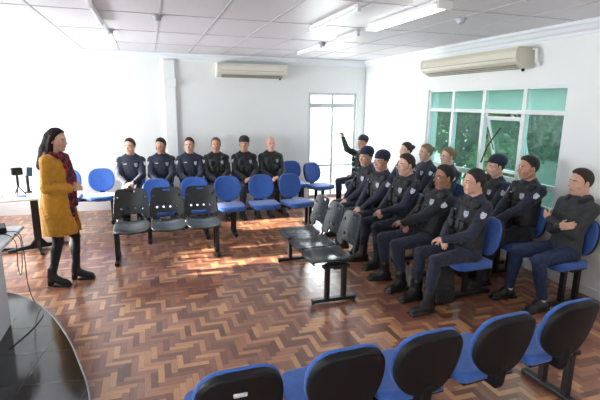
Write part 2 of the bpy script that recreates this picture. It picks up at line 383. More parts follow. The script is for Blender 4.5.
def hair_child(root, c, R, style, m, h, s=1.):
    P = lambda x, y, z: c+R @ (V(x, y, z)*s)
    Q = SDF(); t = {'short': .006, 'bun': .009, 'long': .010}.get(style, .0035)
    ts = .0045 if style == 'short' else t
    Q.ell(P(-.012, 0, .031), V(.096+ts, .076+ts, .092+t*1.2)*s, m, R=R)
    if style == 'short': Q.ell(P(.018, 0, .088), V(.068, .056, .046)*s, m, R=R, k=.02)
    a, b, c0 = R[:, 0], R[:, 2], c
    sl, z0 = (.95, .070) if style != 'crop' else (1.05, .074)
    def clip(X, Y, Z):
        x = (X-c0[0])*a[0]+(Y-c0[1])*a[1]+(Z-c0[2])*a[2]; z = (X-c0[0])*b[0]+(Y-c0[1])*b[1]+(Z-c0[2])*b[2]
        x = x/s; z = z/s
        return np.where(x > .02, (.070-z)*.9+(x-.085)*-.0, np.maximum((-.055-z), ((z0-z)+sl*(x-.085))*.6) if True else 0)*s
    def clip2(X, Y, Z):
        x = ((X-c0[0])*a[0]+(Y-c0[1])*a[1]+(Z-c0[2])*a[2])/s; z = ((X-c0[0])*b[0]+(Y-c0[1])*b[1]+(Z-c0[2])*b[2])/s
        yl = np.abs((X-c0[0])*R[0, 1]+(Y-c0[1])*R[1, 1]+(Z-c0[2])*R[2, 1])/s
        lim = (.012*np.clip((yl-.030)/.02, 0, 1)*np.clip((x-.03)/.02, 0, 1)) + np.interp(x, [-.12, -.06, -.030, -.012, .010, .022, .050, .066, .1], [-.062, -.055, -.012, .012, -.012, .034, .060, .088, .094])
        lim = lim+.004*np.sin(yl*420+x*300)
        return (lim-z)*s
    Q.clip.append(clip2)
    o = None
    me = Q.mesh('hair', min(h, .0065), fold=.0014 if style != 'crop' else 0, fmats=(m,))
    if style in ('bun', 'long'):
        # the tied or loose length is a second blended mass of the same hair
        Q2 = SDF(); Q2.ell(P(-.012, 0, .031), V(.104, .084, .102)*s, m, R=R)
        Q2.clip.append(clip2); Q2c = Q2.clip; 
        E_ = SDF()
        if style == 'bun':
            E_.ell(P(-.125, 0, .045), V(.036, .036, .036)*s, m, R=R); E_.cone(P(-.07, 0, .02), P(-.115, 0, .04), .05*s, .028*s, m)
        else:
            E_.cone(P(-.06, 0, .02), P(-.105, -.01, -.12), .080*s, .078*s, m, k=.02)
            E_.cone(P(-.105, -.02, -.12), P(-.150, -.035, -.29), .078*s, .062*s, m, k=.02)
            E_.cone(P(-.035, .062, -.01), P(-.05, .066, -.14), .030*s, .032*s, m, k=.02)
            E_.cone(P(-.035, -.062, -.01), P(-.05, -.070, -.16), .030*s, .036*s, m, k=.02)
            E_.cone(P(-.05, -.072, -.16), P(-.085, -.105, -.28), .046*s, .034*s, m, k=.02)
            E_.cone(P(.03, .045, .085), P(-.02, .075, .01), .024*s, .026*s, m, k=.02)
            E_.cone(P(.03, -.045, .085), P(-.02, -.075, .01), .024*s, .026*s, m, k=.02)
        me2 = E_.mesh('hair', h)
        bm = bmesh.new(); bm.from_mesh(me); bm.from_mesh(me2); bm.to_mesh(me); bm.free()
        if not me.materials: me.materials.append(m)
        me.polygons.foreach_set('material_index', np.zeros(len(me.polygons), np.int32))
    o = bpy.data.objects.new('hair', me); link(o, root); return o

def beret_child(root, c, R, m, h, s=1., name='beret'):
    P = lambda x, y, z: c+R @ (V(x, y, z)*s)
    Q = SDF(); T = R @ rotY(-.16)
    Q.ell(P(-.018, 0, .050), V(.110, .088, .088)*s, m, R=T, k=.02)
    Q.ell(P(-.04, 0, .085), V(.088, .080, .062)*s, m, R=T, k=.04)
    Q.cone(P(.082, -.025, .046), P(.082, .025, .046), .014*s, .014*s, m, k=.02)
    up = T[:, 2]; o_ = P(0, 0, .036)
    Q.clip.append(lambda X, Y, Z: -((X-o_[0])*up[0]+(Y-o_[1])*up[1]+(Z-o_[2])*up[2]))
    return Q.build(name, root, h)

def shield(name, m, parent, c, n, up, w=.030, hgt=.038, t=.004):
    """a small embroidered shield facing n, slightly domed, at c"""
    n = nrm(n); up = nrm(np.array(up)-n*(n @ np.array(up))); r = np.cross(up, n)
    pts = [(-1, 1), (-.4, 1.08), (0, 1.0), (.4, 1.08), (1, 1), (1, 0), (.75, -.6), (0, -1.15), (-.75, -.6), (-1, 0)]
    bm = bmesh.new()
    A = [bm.verts.new(Vector(c+r*x*w*.5+up*y*hgt*.5-n*t)) for x, y in pts]
    B = [bm.verts.new(Vector(c+r*x*w*.5+up*y*hgt*.5+n*t*.4)) for x, y in pts]
    ce = bm.verts.new(Vector(c+n*t)); k = len(pts); bm.faces.new(A[::-1])
    for i in range(k):
        bm.faces.new((A[i], A[(i+1) % k], B[(i+1) % k], B[i])); bm.faces.new((B[i], B[(i+1) % k], ce))
    bmesh.ops.recalc_face_normals(bm, faces=bm.faces)
    me = bpy.data.meshes.new(name); bm.to_mesh(me); bm.free(); me.materials.append(m)
    o = bpy.data.objects.new(name, me); return link(o, parent)

def seated(loc, face, label, group=None, h=.009, lean=.10, hyaw=0., hpitch=0., skin=None, top=None, legs=None, vest=True, hair='short',
           hairm=None, beret=False, arms='clasp', feet=None, fem=False, s=1., hands=None, slouch=0., kneeo=.0, badge=True, patch=True,
           seat=.455, socks=False, belly=0., sleeve=None):
    """a person sitting with the hips at loc; face = heading of the lap in world radians"""
    skin = skin or M_skin; top = top or M_navy; legs = legs or M_navy2; hairm = hairm or M_hairb
    sleeve = sleeve or top
    w = .92 if fem else 1.
    B = SDF(); hip = V(slouch, 0, seat+.085); R = rotY(-lean)
    T = lambda x, y, z: hip+R @ V(x, y, z)
    B.loft(hip, [(-.09, .10, .150, -.01), (-.04, .125, .178*(1.02 if fem else 1), -.01), (.06, .118+belly, .160, .0), (.18, .108+belly*.8, .150*w, .0),
                 (.34, .122, .175*w, .005), (.43, .112, .178*w, .0), (.49, .085, .150*w, -.01), (.53, .062, .095, -.015), (.555, .05, .062, -.015)], top, R=R, k=.02)
    sh = [T(-.012, y*.165*w, .445) for y in (-1, 1)]
    B.cone(sh[0], sh[1], .056, .056, top, k=.03)
    neck = T(-.018, 0, .525); hc = T(.030, 0, .682) + V(.012, 0, 0); hs = 1.02 if fem else 1.07
    RH = rotZ(hyaw) @ rotY(hpitch)
    B.cone(neck-V(0, 0, .02), hc+RH @ V(-.028, 0, -.06), .061*w, .056*w, skin, k=.012)
    for y in (-1, 1): B.cone(T(-.02, y*.03, .535), T(-.012, y*.15*w, .462), .050, .052, top, k=.03)
    B.cone(T(-.022, 0, .500), T(-.018, 0, .530), .083*w, .068*w, top, k=.012)
    head_prims(B, hc, RH, skin, fem, s=hs)
    # legs
    feet = feet or ((.40, -.13, 0), (.40, .13, 0))
    for i, y in enumerate((-1, 1)):
        hp = V(hip[0]+.01, y*.085, hip[2]-.015); fx, fy, fr = feet[i]
        an = V(fx, fy, .095)
        kn, an2 = ik(hp, an, .435*1.0, .415, V(.6, y*kneeo, 1.))
        an = an2
        B.cone(hp, kn, .090*w, .064*w, legs, k=.025); B.cone(kn, an+V(0, 0, .05), .062*w, .048*w, legs, k=.012)
        B.cone(kn+(an-kn)*.25+V(-.012, 0, 0), kn+(an-kn)*.5, .060*w, .05*w, legs, k=.02)
        if socks: B.cone(an+V(0, 0, .05), an-V(0, 0, .02), .040, .038, M_white_c, k=.004)
        d = V(math.cos(fr), math.sin(fr), 0)
        if not socks: B.cone(an+V(0, 0, .04), an-V(0, 0, .03), .040, .038, legs, k=.004)
        B.cone(V(an[0], an[1], .05)-d*.02, V(an[0], an[1], .04)+d*.12, .036, .03, M_boot, k=.01)
    # arms
    A = dict(clasp=((.30, -.060, .655), (.315, .050, .665)), thighs=((.30, -.13, .665), (.30, .13, .665)),
             crossed=((.165, .07, .80), (.160, -.07, .845)), lap=((.24, -.07, .655), (.26, .07, .655)),
             low=((.34, -.05, .60), (.35, .05, .60)))[arms] if hands is None else hands
    wr = [np.array(A[0], float), np.array(A[1], float)]
    hd = []
    for i, y in enumerate((-1, 1)):
        S = sh[i]; W = wr[i]+V(slouch*.8, 0, seat-.455)
        pole = V(-.35, y*.9, -.75)
        if W[2] > 1.15: pole = V(.6, 0, -1.)
        El, W = ik(S, W, .285*s, .255*s, pole)
        B.cone(S, El, .068*w, .056*w, sleeve, k=.02); B.cone(El, W-(W-El)*.04, .057*w, .039*w, sleeve, k=.012)
        fdir = nrm(W-El)
        if arms == 'crossed':
            f = nrm(fdir+V(-.55, 0, 0)); add_hand(B, W, f, V(-1, y*.4, 0), V(0, 0, 1), skin, .5, .88*w)
        elif W[2] > 1.15:
            add_hand(B, W, nrm(fdir+V(0, 0, .3)), V(.8, 0, .2), V(0, -y, 0), skin, 1.3, .92*w)
        elif arms == 'thighs':
            add_hand(B, W, nrm(V(.9, -y*.15, -.12)), V(0, 0, -1), V(0, -y, 0), skin, .35, .9*w)
        else:
            add_hand(B, W, nrm(V(.45, -y*.85, -.12)), V(-.35, 0, -1), V(.8, y*.2, 0), skin, .6, .9*w)
        hd.append((S, El, W))
    root = B.build('person', None, h, fold=.0028, fmats=(top, legs, sleeve), floor=.004)
    root.location = (loc[0], loc[1], 0); root.rotation_euler = (0, 0, face)
    tag(root, label, 'person', group)
    # clothing and hair children
    if hair: hair_child(root, hc, RH, hair, hairm, h, hs)
    if beret: beret_child(root, hc, RH, M_cap if beret == 1 else M_blackcl, h, hs)
    for i in (0, 1):
        fx, fy, fr = feet[i]; kn, an = ik(V(hip[0]+.01, (-1, 1)[i]*.085, hip[2]-.015), V(fx, fy, .095), .435, .415, V(.6, (-1, 1)[i]*kneeo, 1.))
        d = V(math.cos(fr), math.sin(fr), 0); F = SDF(); a = V(an[0], an[1], 0)
        F.cone(a-d*.025+V(0, 0, .048), a+d*.155+V(0, 0, .038), .046, .041, M_boot, k=.02)
        F.cone(a-d*.015+V(0, 0, .06), a+d*.05+V(0, 0, .085), .048, .040, M_boot, k=.03)
        if not socks: F.cone(a+V(0, 0, .08), np.array([an[0], an[1], 0])+(kn-an)/np.linalg.norm(kn-an)*.10+V(0, 0, .095), .052, .056, M_boot, k=.02)
        F.box(a+d*.062+V(0, 0, .012), V(.142, .048, .012), .008, M_boot, R=np.stack([d, V(-d[1], d[0], 0), V(0, 0, 1)], 1))
        F.build('boot' if not socks else 'shoe', root, max(h, .008), floor=.002)
    if vest:
        Q = SDF()
        g = .020
        Q.loft(hip, [(.055, .115+g, .155+g, 0), (.18, .110+g, .153*w+g, 0), (.34, .124+g, .170*w+g*.6, .005), (.43, .114+g, .160*w+g*.3, 0), (.485, .09+g, .13*w, -.01), (.515, .075+g, .10, -.015)], M_vest, R=R, k=.01)
        for y in (-1, 1):
            Q.box(T(-.005, y*.115*w, .478), V(.11, .048, .042), .035, M_vest, R=R, k=.02)
            Q.box(T(.150, y*.062, .135), V(.024, .036, .055), .010, M_vest, R=R, k=.004)
            Q.box(T(.160, y*.075, .265), V(.020, .030, .040), .010, M_vest, R=R, k=.004)
        Q.box(T(.158, .008, .262), V(.018, .026, .048), .010, M_vest, R=R, k=.004)
        Q.box(T(.150, -.10, .36), V(.018, .022, .045), .008, M_vest, R=R, k=.004)
        Q.cone(T(.155, -.10, .40), T(.14, -.10, .46), .007, .006, M_vest, k=.003)
        nk = T(-.01, 0, .56)
        Q.ell(nk, V(.075, .082, .07), M_vest, R=R, op='s')
        Q.build('vest', root, h, fold=.0016, fmats=(M_vest,))
        bc = T(.143, .085*w, .375)
    else:
        bc = T(.121, .085*w, .375)
    if top is M_grey:
        Q = SDF()
        for a in range(10):
            t0, t1 = PI*.30+a*PI*.14, PI*.30+(a+1)*PI*.14
            f = lambda t: T(.0+.080*math.cos(t), .092*math.sin(t), .515-.030*math.cos(t))
            Q.cone(f(t0), f(t1), .034, .034, M_blackcl, k=.02)
        Q.build('hood', root, h, fold=.003, fmats=(M_blackcl,))
    if badge: shield('badge', M_badge, root, bc, R @ V(1, .35, .1), V(0, 0, 1), .050, .062)
    if patch:
        for i, y in enumerate((-1, 1)):
            S, El, W = hd[i]; u = nrm(El-S); o0 = V(.75, y, .15); out = nrm(o0-u*(o0 @ u))
            shield('arm_patch', M_patch, root, S+u*.085+out*(.0675*w), out, -u, .052, .062)
    if vest is False and top is M_navy or top is M_navy and badge:
        pc = T(.125 if not vest else .148, -.085, .395)
        n = R @ V(1, -.3, .1)
        shield('name_tape', M_patch, root, pc, n, V(0, 0, 1), .055, .012)
    return root

# ------------------------------------------------------------------ seating
def sdf_mesh_seat():
    Q = SDF()
    Q.box((0, 0, .425), (.225, .205, .034), .033, M_blue, k=.02)
    Q.ell((0, .06, .425), (.19, .17, .035), M_blue, k=.03)
    Q.cone((-.15, .185, .418), (.15, .185, .418), .030, .030, M_blue, k=.03)
    def cl(X, Y, Z):   # rounded D outline in plan
        return ((np.abs(X)/.232)**3.2+(np.abs(Y+.0)/.222)**3.2)**(1/3.2)*.22-.22+0*Z
    Q.clip.append(cl); return Q.mesh('seat', .009)
def sdf_mesh_pan():
    Q = SDF(); Q.box((0, -.01, .388), (.19, .175, .012), .010, M_black); Q.box((0, -.02, .375), (.09, .12, .02), .01, M_black)
    return Q.mesh('seat_pan', .010)
RB = rotX(.22)     # backrest leans away from the sitter (towards -Y)
BC = V(0, -.245, .655)
def back_outline(u, v, w=.205, hh=.195):
    ww = w*(1-.16*np.clip((v/hh), 0, 1)**2-.30*np.clip(-v/hh, 0, 1)**2)
    return ((np.abs(u)/ww)**3.4+(np.abs(v)/hh)**3.4)**(1/3.4)*.2-.2
def bq(X, Y, Z):
    qx = X-BC[0]; qy = (Y-BC[1])*RB[1, 1]+(Z-BC[2])*RB[2, 1]; qz = (Y-BC[1])*RB[1, 2]+(Z-BC[2])*RB[2, 2]
    return qx, qy-.9*qx*qx*.8, qz
def sdf_mesh_back():
    Q = SDF()
    def f(X, Y, Z):
        u, n, v = bq(X, Y, Z); o = back_outline(u, v); t = np.abs(n-.014)-.016
        return np.sqrt(np.maximum(o+.018, 0)**2+np.maximum(t+.018, 0)**2)-.018+np.minimum(np.maximum(o+.018, t+.018), 0)
    Q.fn((-.23, -.40, .42), (.23, -.08, .90), f, M_blue); return Q.mesh('backrest', .009)
def sdf_mesh_shell():
    Q = SDF()
    def f(X, Y, Z):
        u, n, v = bq(X, Y, Z); o = back_outline(u, v, .203, .193); t = np.abs(n+.017)-.020-.006*(1-(u/.2)**2)
        return np.sqrt(np.maximum(o+.012, 0)**2+np.maximum(t+.010, 0)**2)-.010+np.minimum(np.maximum(o+.012, t+.010), 0)
    Q.fn((-.23, -.42, .42), (.23, -.10, .90), f, M_black); return Q.mesh('back_shell', .009)
def sdf_mesh_bracket():
    Q = SDF()
    Q.box((0, -.215, .44), (.038, .035, .055), .014, M_black, R=rotX(.15)); Q.box((0, -.15, .385), (.03, .09, .014), .008, M_black)
    Q.box((0, -.245, .50), (.03, .012, .045), .008, M_black, R=rotX(.22))
    return Q.mesh('bracket', .009)
SEAT = sdf_mesh_seat(); PAN = sdf_mesh_pan(); BACK = sdf_mesh_back(); SHELL = sdf_mesh_shell(); BRK = sdf_mesh_bracket()

def hard_seat_mesh():
    Q = SDF()
    def f(X, Y, Z):
        z0 = .425+.9*np.clip(-Y-.12, 0, 1)**1.5*1.2-1.4*np.clip(Y-.12, 0, 1)**2*1.5-.012*np.cos(np.clip(X/.2, -1, 1)*PI)*.8+.0*Z
        o = ((np.abs(X)/.214)**5+(np.abs(Y)/.215)**5)**.2*.2-.2
        return np.maximum(np.abs(Z-z0)-.009, o)
    Q.fn((-.22, -.225, .37), (.22, .225, .50), f, M_greypl)
    for x in (-.08, -.04, 0, .04, .08):
        Q.cone((x, -.10, .40), (x, -.10, .46), .006, .006, M_greypl, op='s')
    Q.cone((-.2, .2, .408), (.2, .2, .408), .009, .009, M_greypl, k=.01)
    return Q.mesh('seat', .006)
def hard_back_mesh():
    Q = SDF(); C0 = V(0, -.255, .665); RR = rotX(.20)
    def f(X, Y, Z):
        u = X; n = (Y-C0[1])*RR[1, 1]+(Z-C0[2])*RR[2, 1]; v = (Y-C0[1])*RR[1, 2]+(Z-C0[2])*RR[2, 2]
        n = n-1.0*u*u+.02
        ww = .212-.02*np.clip(v/.19, -1, 1)
        o = ((np.abs(u)/ww)**7+(np.abs(v)/.195)**7)**(1/7)*.2-.2
        d = np.maximum(np.abs(n)-.009, o)
        for x in (-.125, -.042, .042, .125):
            d = np.maximum(d, .0135-np.sqrt((u-x)**2+(v+.062)**2))
        for x in (-.165, .165):
            d = np.maximum(d, .010-np.sqrt((u-x)**2+(v-.085)**2))
        d = np.maximum(d, -np.maximum(np.abs(u)-.045, np.abs(v-.158)-.009))           # hand slot
        d = np.maximum(d, -np.maximum(np.abs(u)-.125-.05*np.clip(-(v+.12), 0, 1), v+.135))    # open bottom between the two stays
        return d
    Q.fn((-.225, -.36, .45), (.225, -.15, .88), f, M_greyback)
    return Q.mesh('backrest', .006)
HSEAT = hard_seat_mesh(); HBACK = hard_back_mesh()

def leg_meshes(two):
    def up(m):
        if two:
            m.box((-.024, -.125, .03), (.024, -.080, .38), .004); m.box((-.024, .055, .03), (.024, .100, .38), .004)
        else: m.box((-.024, -.03, .03), (.024, .03, .38), .004)
        return m
    a = up(MB()); a.box((-.028, -.235, .012), (.028, .235, .048), .005)
    a.box((-.03, -.15, .362), (.03, .13, .392), .004)
    for y in (-.22, .22): a.tube([(0, y, 0), (0, y, .014)], .018)
    return a.mesh('leg', M_steel)
LEG = leg_meshes(True)
def ob(name, me, parent, loc=(0, 0, 0), rz=0.):
    o = bpy.data.objects.new(name, me); link(o, parent); o.location = loc; o.rotation_euler = (0, 0, rz); return o
def bench(loc, rz, n, sp, legx, label, group, hard=False, cat='bench', turn=None, name=None, mark=None, fwd=0.):
    t = empty(name or ('bench_seating'), (loc[0], loc[1], 0), rz, label=label, cat=cat, group=group)
    W = (n-1)*sp/2+.10
    x0 = min(-W, min(legx)-.04); x1 = max(W, max(legx)+.04)
    MB().box((x0, -.045, .352), (x1, .025, .392), .006).build('beam', M_steel, t)
    for x in legx: ob('leg', LEG, t, (x, -fwd, 0))
    for i in range(n):
        x = (i-(n-1)/2)*sp; a = turn[i] if turn else 0.
        if hard:
            ob('seat', HSEAT, t, (x, .02, 0), a); ob('backrest', HBACK, t, (x, 0, 0), a)
            m = MB()
            for s_ in (-.175, .175):
                m.tube([(x+s_, .10, .395), (x+s_, -.12, .40), (x+s_, -.205, .44), (x+s_, -.245, .57)], .011)
            m.box((x-.18, -.03, .388), (x+.18, .0, .404), .003)
            m.build('seat_support', M_steel, t, smooth=True)
        else:
            st = ob('seat', SEAT, t, (x, .02, 0), a); ob('seat_pan', PAN, st)
            b = ob('backrest', BACK, t, (x, 0, 0), a); ob('back_shell', SHELL, b); ob('bracket', BRK, t, (x, 0, 0), a)
            if mark == i:
                Q = SDF(); Q.box(BC+RB @ V(-.01, -.044, .10), V(.030, .006, .010), .004, M_patch, R=RB); o = Q.build('label_plate', b, .003)
                o['label'] = 'small off-white oval maker plate'
    return t

FR = 'row of blue padded seats seen from behind'
bench((.56, 1.99), math.radians(1.5), 2, .52, (-.36, .36), 'two-seat blue bench at the bottom edge with a pale oval plate on its left backrest', FR, mark=0)
bench((1.79, 2.05), math.radians(3.5), 3, .51, (-.74, .76), 'three-seat blue bench with black back shells ending at the bottom right corner', FR)
BG = 'blue padded benches facing the camera'
bench((1.60, 6.58), PI, 3, .53, (-.72, .48), 'empty three-seat blue bench in the middle of the floor before the three vested officers', BG, turn=(.30, 0, 0))
bench((.31, 6.58), PI, 2, .54, (-.40, .40), 'empty blue bench right behind the perforated black bench', BG)
bench((-1.08, 7.88), PI, 2, .51, (-.42, .34), 'empty blue bench against the back wall behind the woman in yellow', BG)
bench((.15, 7.93), PI, 3, .48, (-.58, .58), 'blue bench under the three officers in navy jackets at the back wall', BG)
bench((1.57, 7.93), PI, 3, .49, (-.60, .60), 'blue bench under the three officers in black vests at the back wall', BG)
bench((2.56, 8.12), PI, 1, .5, (-.15, .15), 'single blue seat against the back wall beside the bald officer', BG, cat='chair', name='padded_chair')
bench((2.98, 7.82), PI+.42, 1, .5, (0.,), 'single blue seat turned sideways in front of the glass door', BG, cat='chair', name='padded_chair')
HG = 'perforated black plastic benches'
bench((.15, 5.77), PI, 3, .435, (-.60, .62), 'empty black perforated three-seat bench facing the camera, nearest the woman', HG, hard=True)
bench((1.66, 4.53), PI/2, 3, .435, (-.63, .63), 'empty black perforated three-seat bench seen end on in the middle of the floor', HG, hard=True)
RG = 'blue padded benches under the seated officers on the right'
bench((2.95, 3.84), PI/2, 2, .55, (-.22, .40), 'front blue bench carrying the dark-haired woman and the slouching officer', RG, fwd=.13)
bench((2.93, 5.38), PI/2, 3, .56, (-.62, .62), 'front blue bench carrying the two officers in berets and the bareheaded one beside them', RG, fwd=.10)
bench((3.86, 3.60), PI/2, 2, .62, (-.45, .45), 'blue bench by the white wall under the young man in grey', RG)
bench((3.88, 4.45), PI/2, 1, .5, (-.15, .15), 'blue seat under the officer in navy beret by the open window sash', RG, cat='chair', name='padded_chair')
bench((3.88, 5.84), PI/2, 3, .54, (-.62, .62), 'blue bench by the window under three women with tied hair', RG)
bench((3.84, 7.80), PI/2, 1, .5, (-.15, .15), 'blue seat near the glass door under the officer raising his arm', RG, cat='chair', name='padded_chair')

# ------------------------------------------------------------------ the people
D = -PI/2
GB = 'officers seated along the back wall'; GF = 'officers seated in the front right-hand row'; GW = 'people seated in the rear right-hand row'
seated((-.34, 7.92), D-.05, 'officer in navy jacket leftmost in the back row, next to the empty blue chairs', GB, hyaw=-.35, vest=False, skin=M_skin2, hair='short')
seated((.15, 7.92), D, 'officer in navy jacket with black hair, second from left in the back row', GB, hyaw=-.45, hpitch=.1, vest=False, hair='short', hairm=M_hair, s=.98)
seated((.62, 7.92), D, 'brown-haired officer in navy jacket, third from left in the back row', GB, hyaw=-.35, vest=False, skin=M_skin2)
seated((1.07, 7.92), D, 'shaven-headed officer in black vest, fourth from left in the back row', GB, hyaw=-.20, hair='crop', hairm=M_hairs, top=M_blackcl, patch=True)
seated((1.57, 7.92), D, 'officer in black beret and black vest, fifth from left in the back row', GB, hyaw=-.25, hair='crop', hairm=M_hair, beret=2, top=M_blackcl)
seated((2.06, 7.92), D, 'pale bald officer in black padded vest, rightmost in the back row', GB, hyaw=-.05, skin=M_skin2, hair='crop', hairm=M_skin2, top=M_blackcl, patch=False)
F_ = PI
# front row on the right, from the window end to the camera end
seated((3.00, 5.90), F_+.12, 'officer in navy beret holding his hands low, farthest in the front right row', GF, h=.008, lean=.02, slouch=.02, hyaw=.25, hpitch=.10, skin=M_skin, hair='crop', hairm=M_hair, beret=1, arms='low', feet=((.42, -.16, -.1), (.44, .12, .1)), seat=.43)
seated((2.92, 5.36), F_+.18, 'officer in navy beret with hands clasped, second farthest in the front right row', GF, h=.008, lean=.05, hyaw=.15, hpitch=.08, skin=M_skin, hair='crop', hairm=M_hair, beret=1, arms='low', feet=((.46, -.18, -.1), (.44, .14, .15)), seat=.43)
seated((2.94, 4.80), F_+.05, 'bareheaded officer with cropped hair and loaded vest between a beret and a sloucher', GF, h=.007, lean=.08, hyaw=-.02, skin=M_skin2, hair='short', hairm=M_hairb, arms='clasp', feet=((.46, -.14, -.1), (.42, .16, .1)))
seated((2.86, 4.12), F_+.02, 'slouching officer leaning back beside the dark-haired woman', GF, h=.007, lean=.36, slouch=.04, hyaw=-.12, hpitch=-.02, skin=M_skin3, hair='short', hairm=M_hair, top=M_blackcl, arms='lap', feet=((.42, -.16, -.2), (.40, .15, .2)), badge=True, seat=.44, hands=((.22, -.08, .68), (.30, -.02, .70)))
seated((2.92, 3.55), F_+.04, 'dark-haired woman officer with tied hair and black vest, nearest in the front right row', GF, h=.006, lean=.10, hyaw=-.28, skin=M_skin2, fem=True, hair='bun', hairm=M_hair, arms='clasp', hands=((.28, -.02, .67), (.31, .04, .68)), feet=((.43, -.17, .05), (.50, .12, .05)))
# rear row on the right
seated((3.80, 7.80), F_+.35, 'officer in navy beret raising his right fist beside the glass door', GW, h=.008, hyaw=.1, beret=1, hair='crop', hairm=M_hair, sleeve=M_dgreen, badge=False, patch=False, hands=((.31, -.19, 1.33), (.30, .10, .66)), s=1.0, feet=((.40, -.16, 0), (.30, .14, 0)))
seated((3.89, 6.40), F_+.05, 'woman officer with dark tied hair, farthest of the three by the window', GW, fem=True, hair='bun', hairm=M_hairb, hyaw=-.05, vest=False, seat=.455, skin=M_skin2)
seated((3.89, 5.84), F_+.05, 'woman officer with fair brown tied hair, middle of the three by the window', GW, fem=True, hair='bun', hairm=M_hairf, hyaw=-.05, vest=False, seat=.475, skin=M_skin2)
seated((3.90, 5.32), F_+.05, 'woman officer with fair swept-back hair, nearest of the three by the window', GW, fem=True, hair='bun', hairm=M_hairf, hyaw=-.05, vest=False, seat=.475, skin=M_skin2)
seated((3.90, 4.38), F_-.02, 'officer in navy beret and black vest seated before the open window sash', GW, h=.008, hyaw=-.15, beret=1, hair='crop', hairm=M_hair, skin=M_skin2, seat=.46, arms='clasp')
seated((3.92, 3.89), F_-.04, 'officer with dark cropped hair and clasped hands beside the young man in grey', GW, h=.007, hyaw=-.18, hair='short', hairm=M_hair, skin=M_skin, legs=M_blackcl, seat=.51, arms='clasp', lean=.08, hands=((.36, -.03, .66), (.37, .05, .67)), feet=((.42, -.14, -.1), (.50, .10, .2)))
seated((3.88, 3.27), F_-.04, 'young man in charcoal jacket with arms crossed against the white wall', GW, h=.006, lean=.20, hyaw=-.20, vest=False, hair='short', hairm=M_hairb, skin=M_skin2, top=M_grey, legs=M_jean, arms='crossed', badge=False, patch=False, socks=True, feet=((.46, -.17, -.1), (.36, .16, .1)), seat=.46)

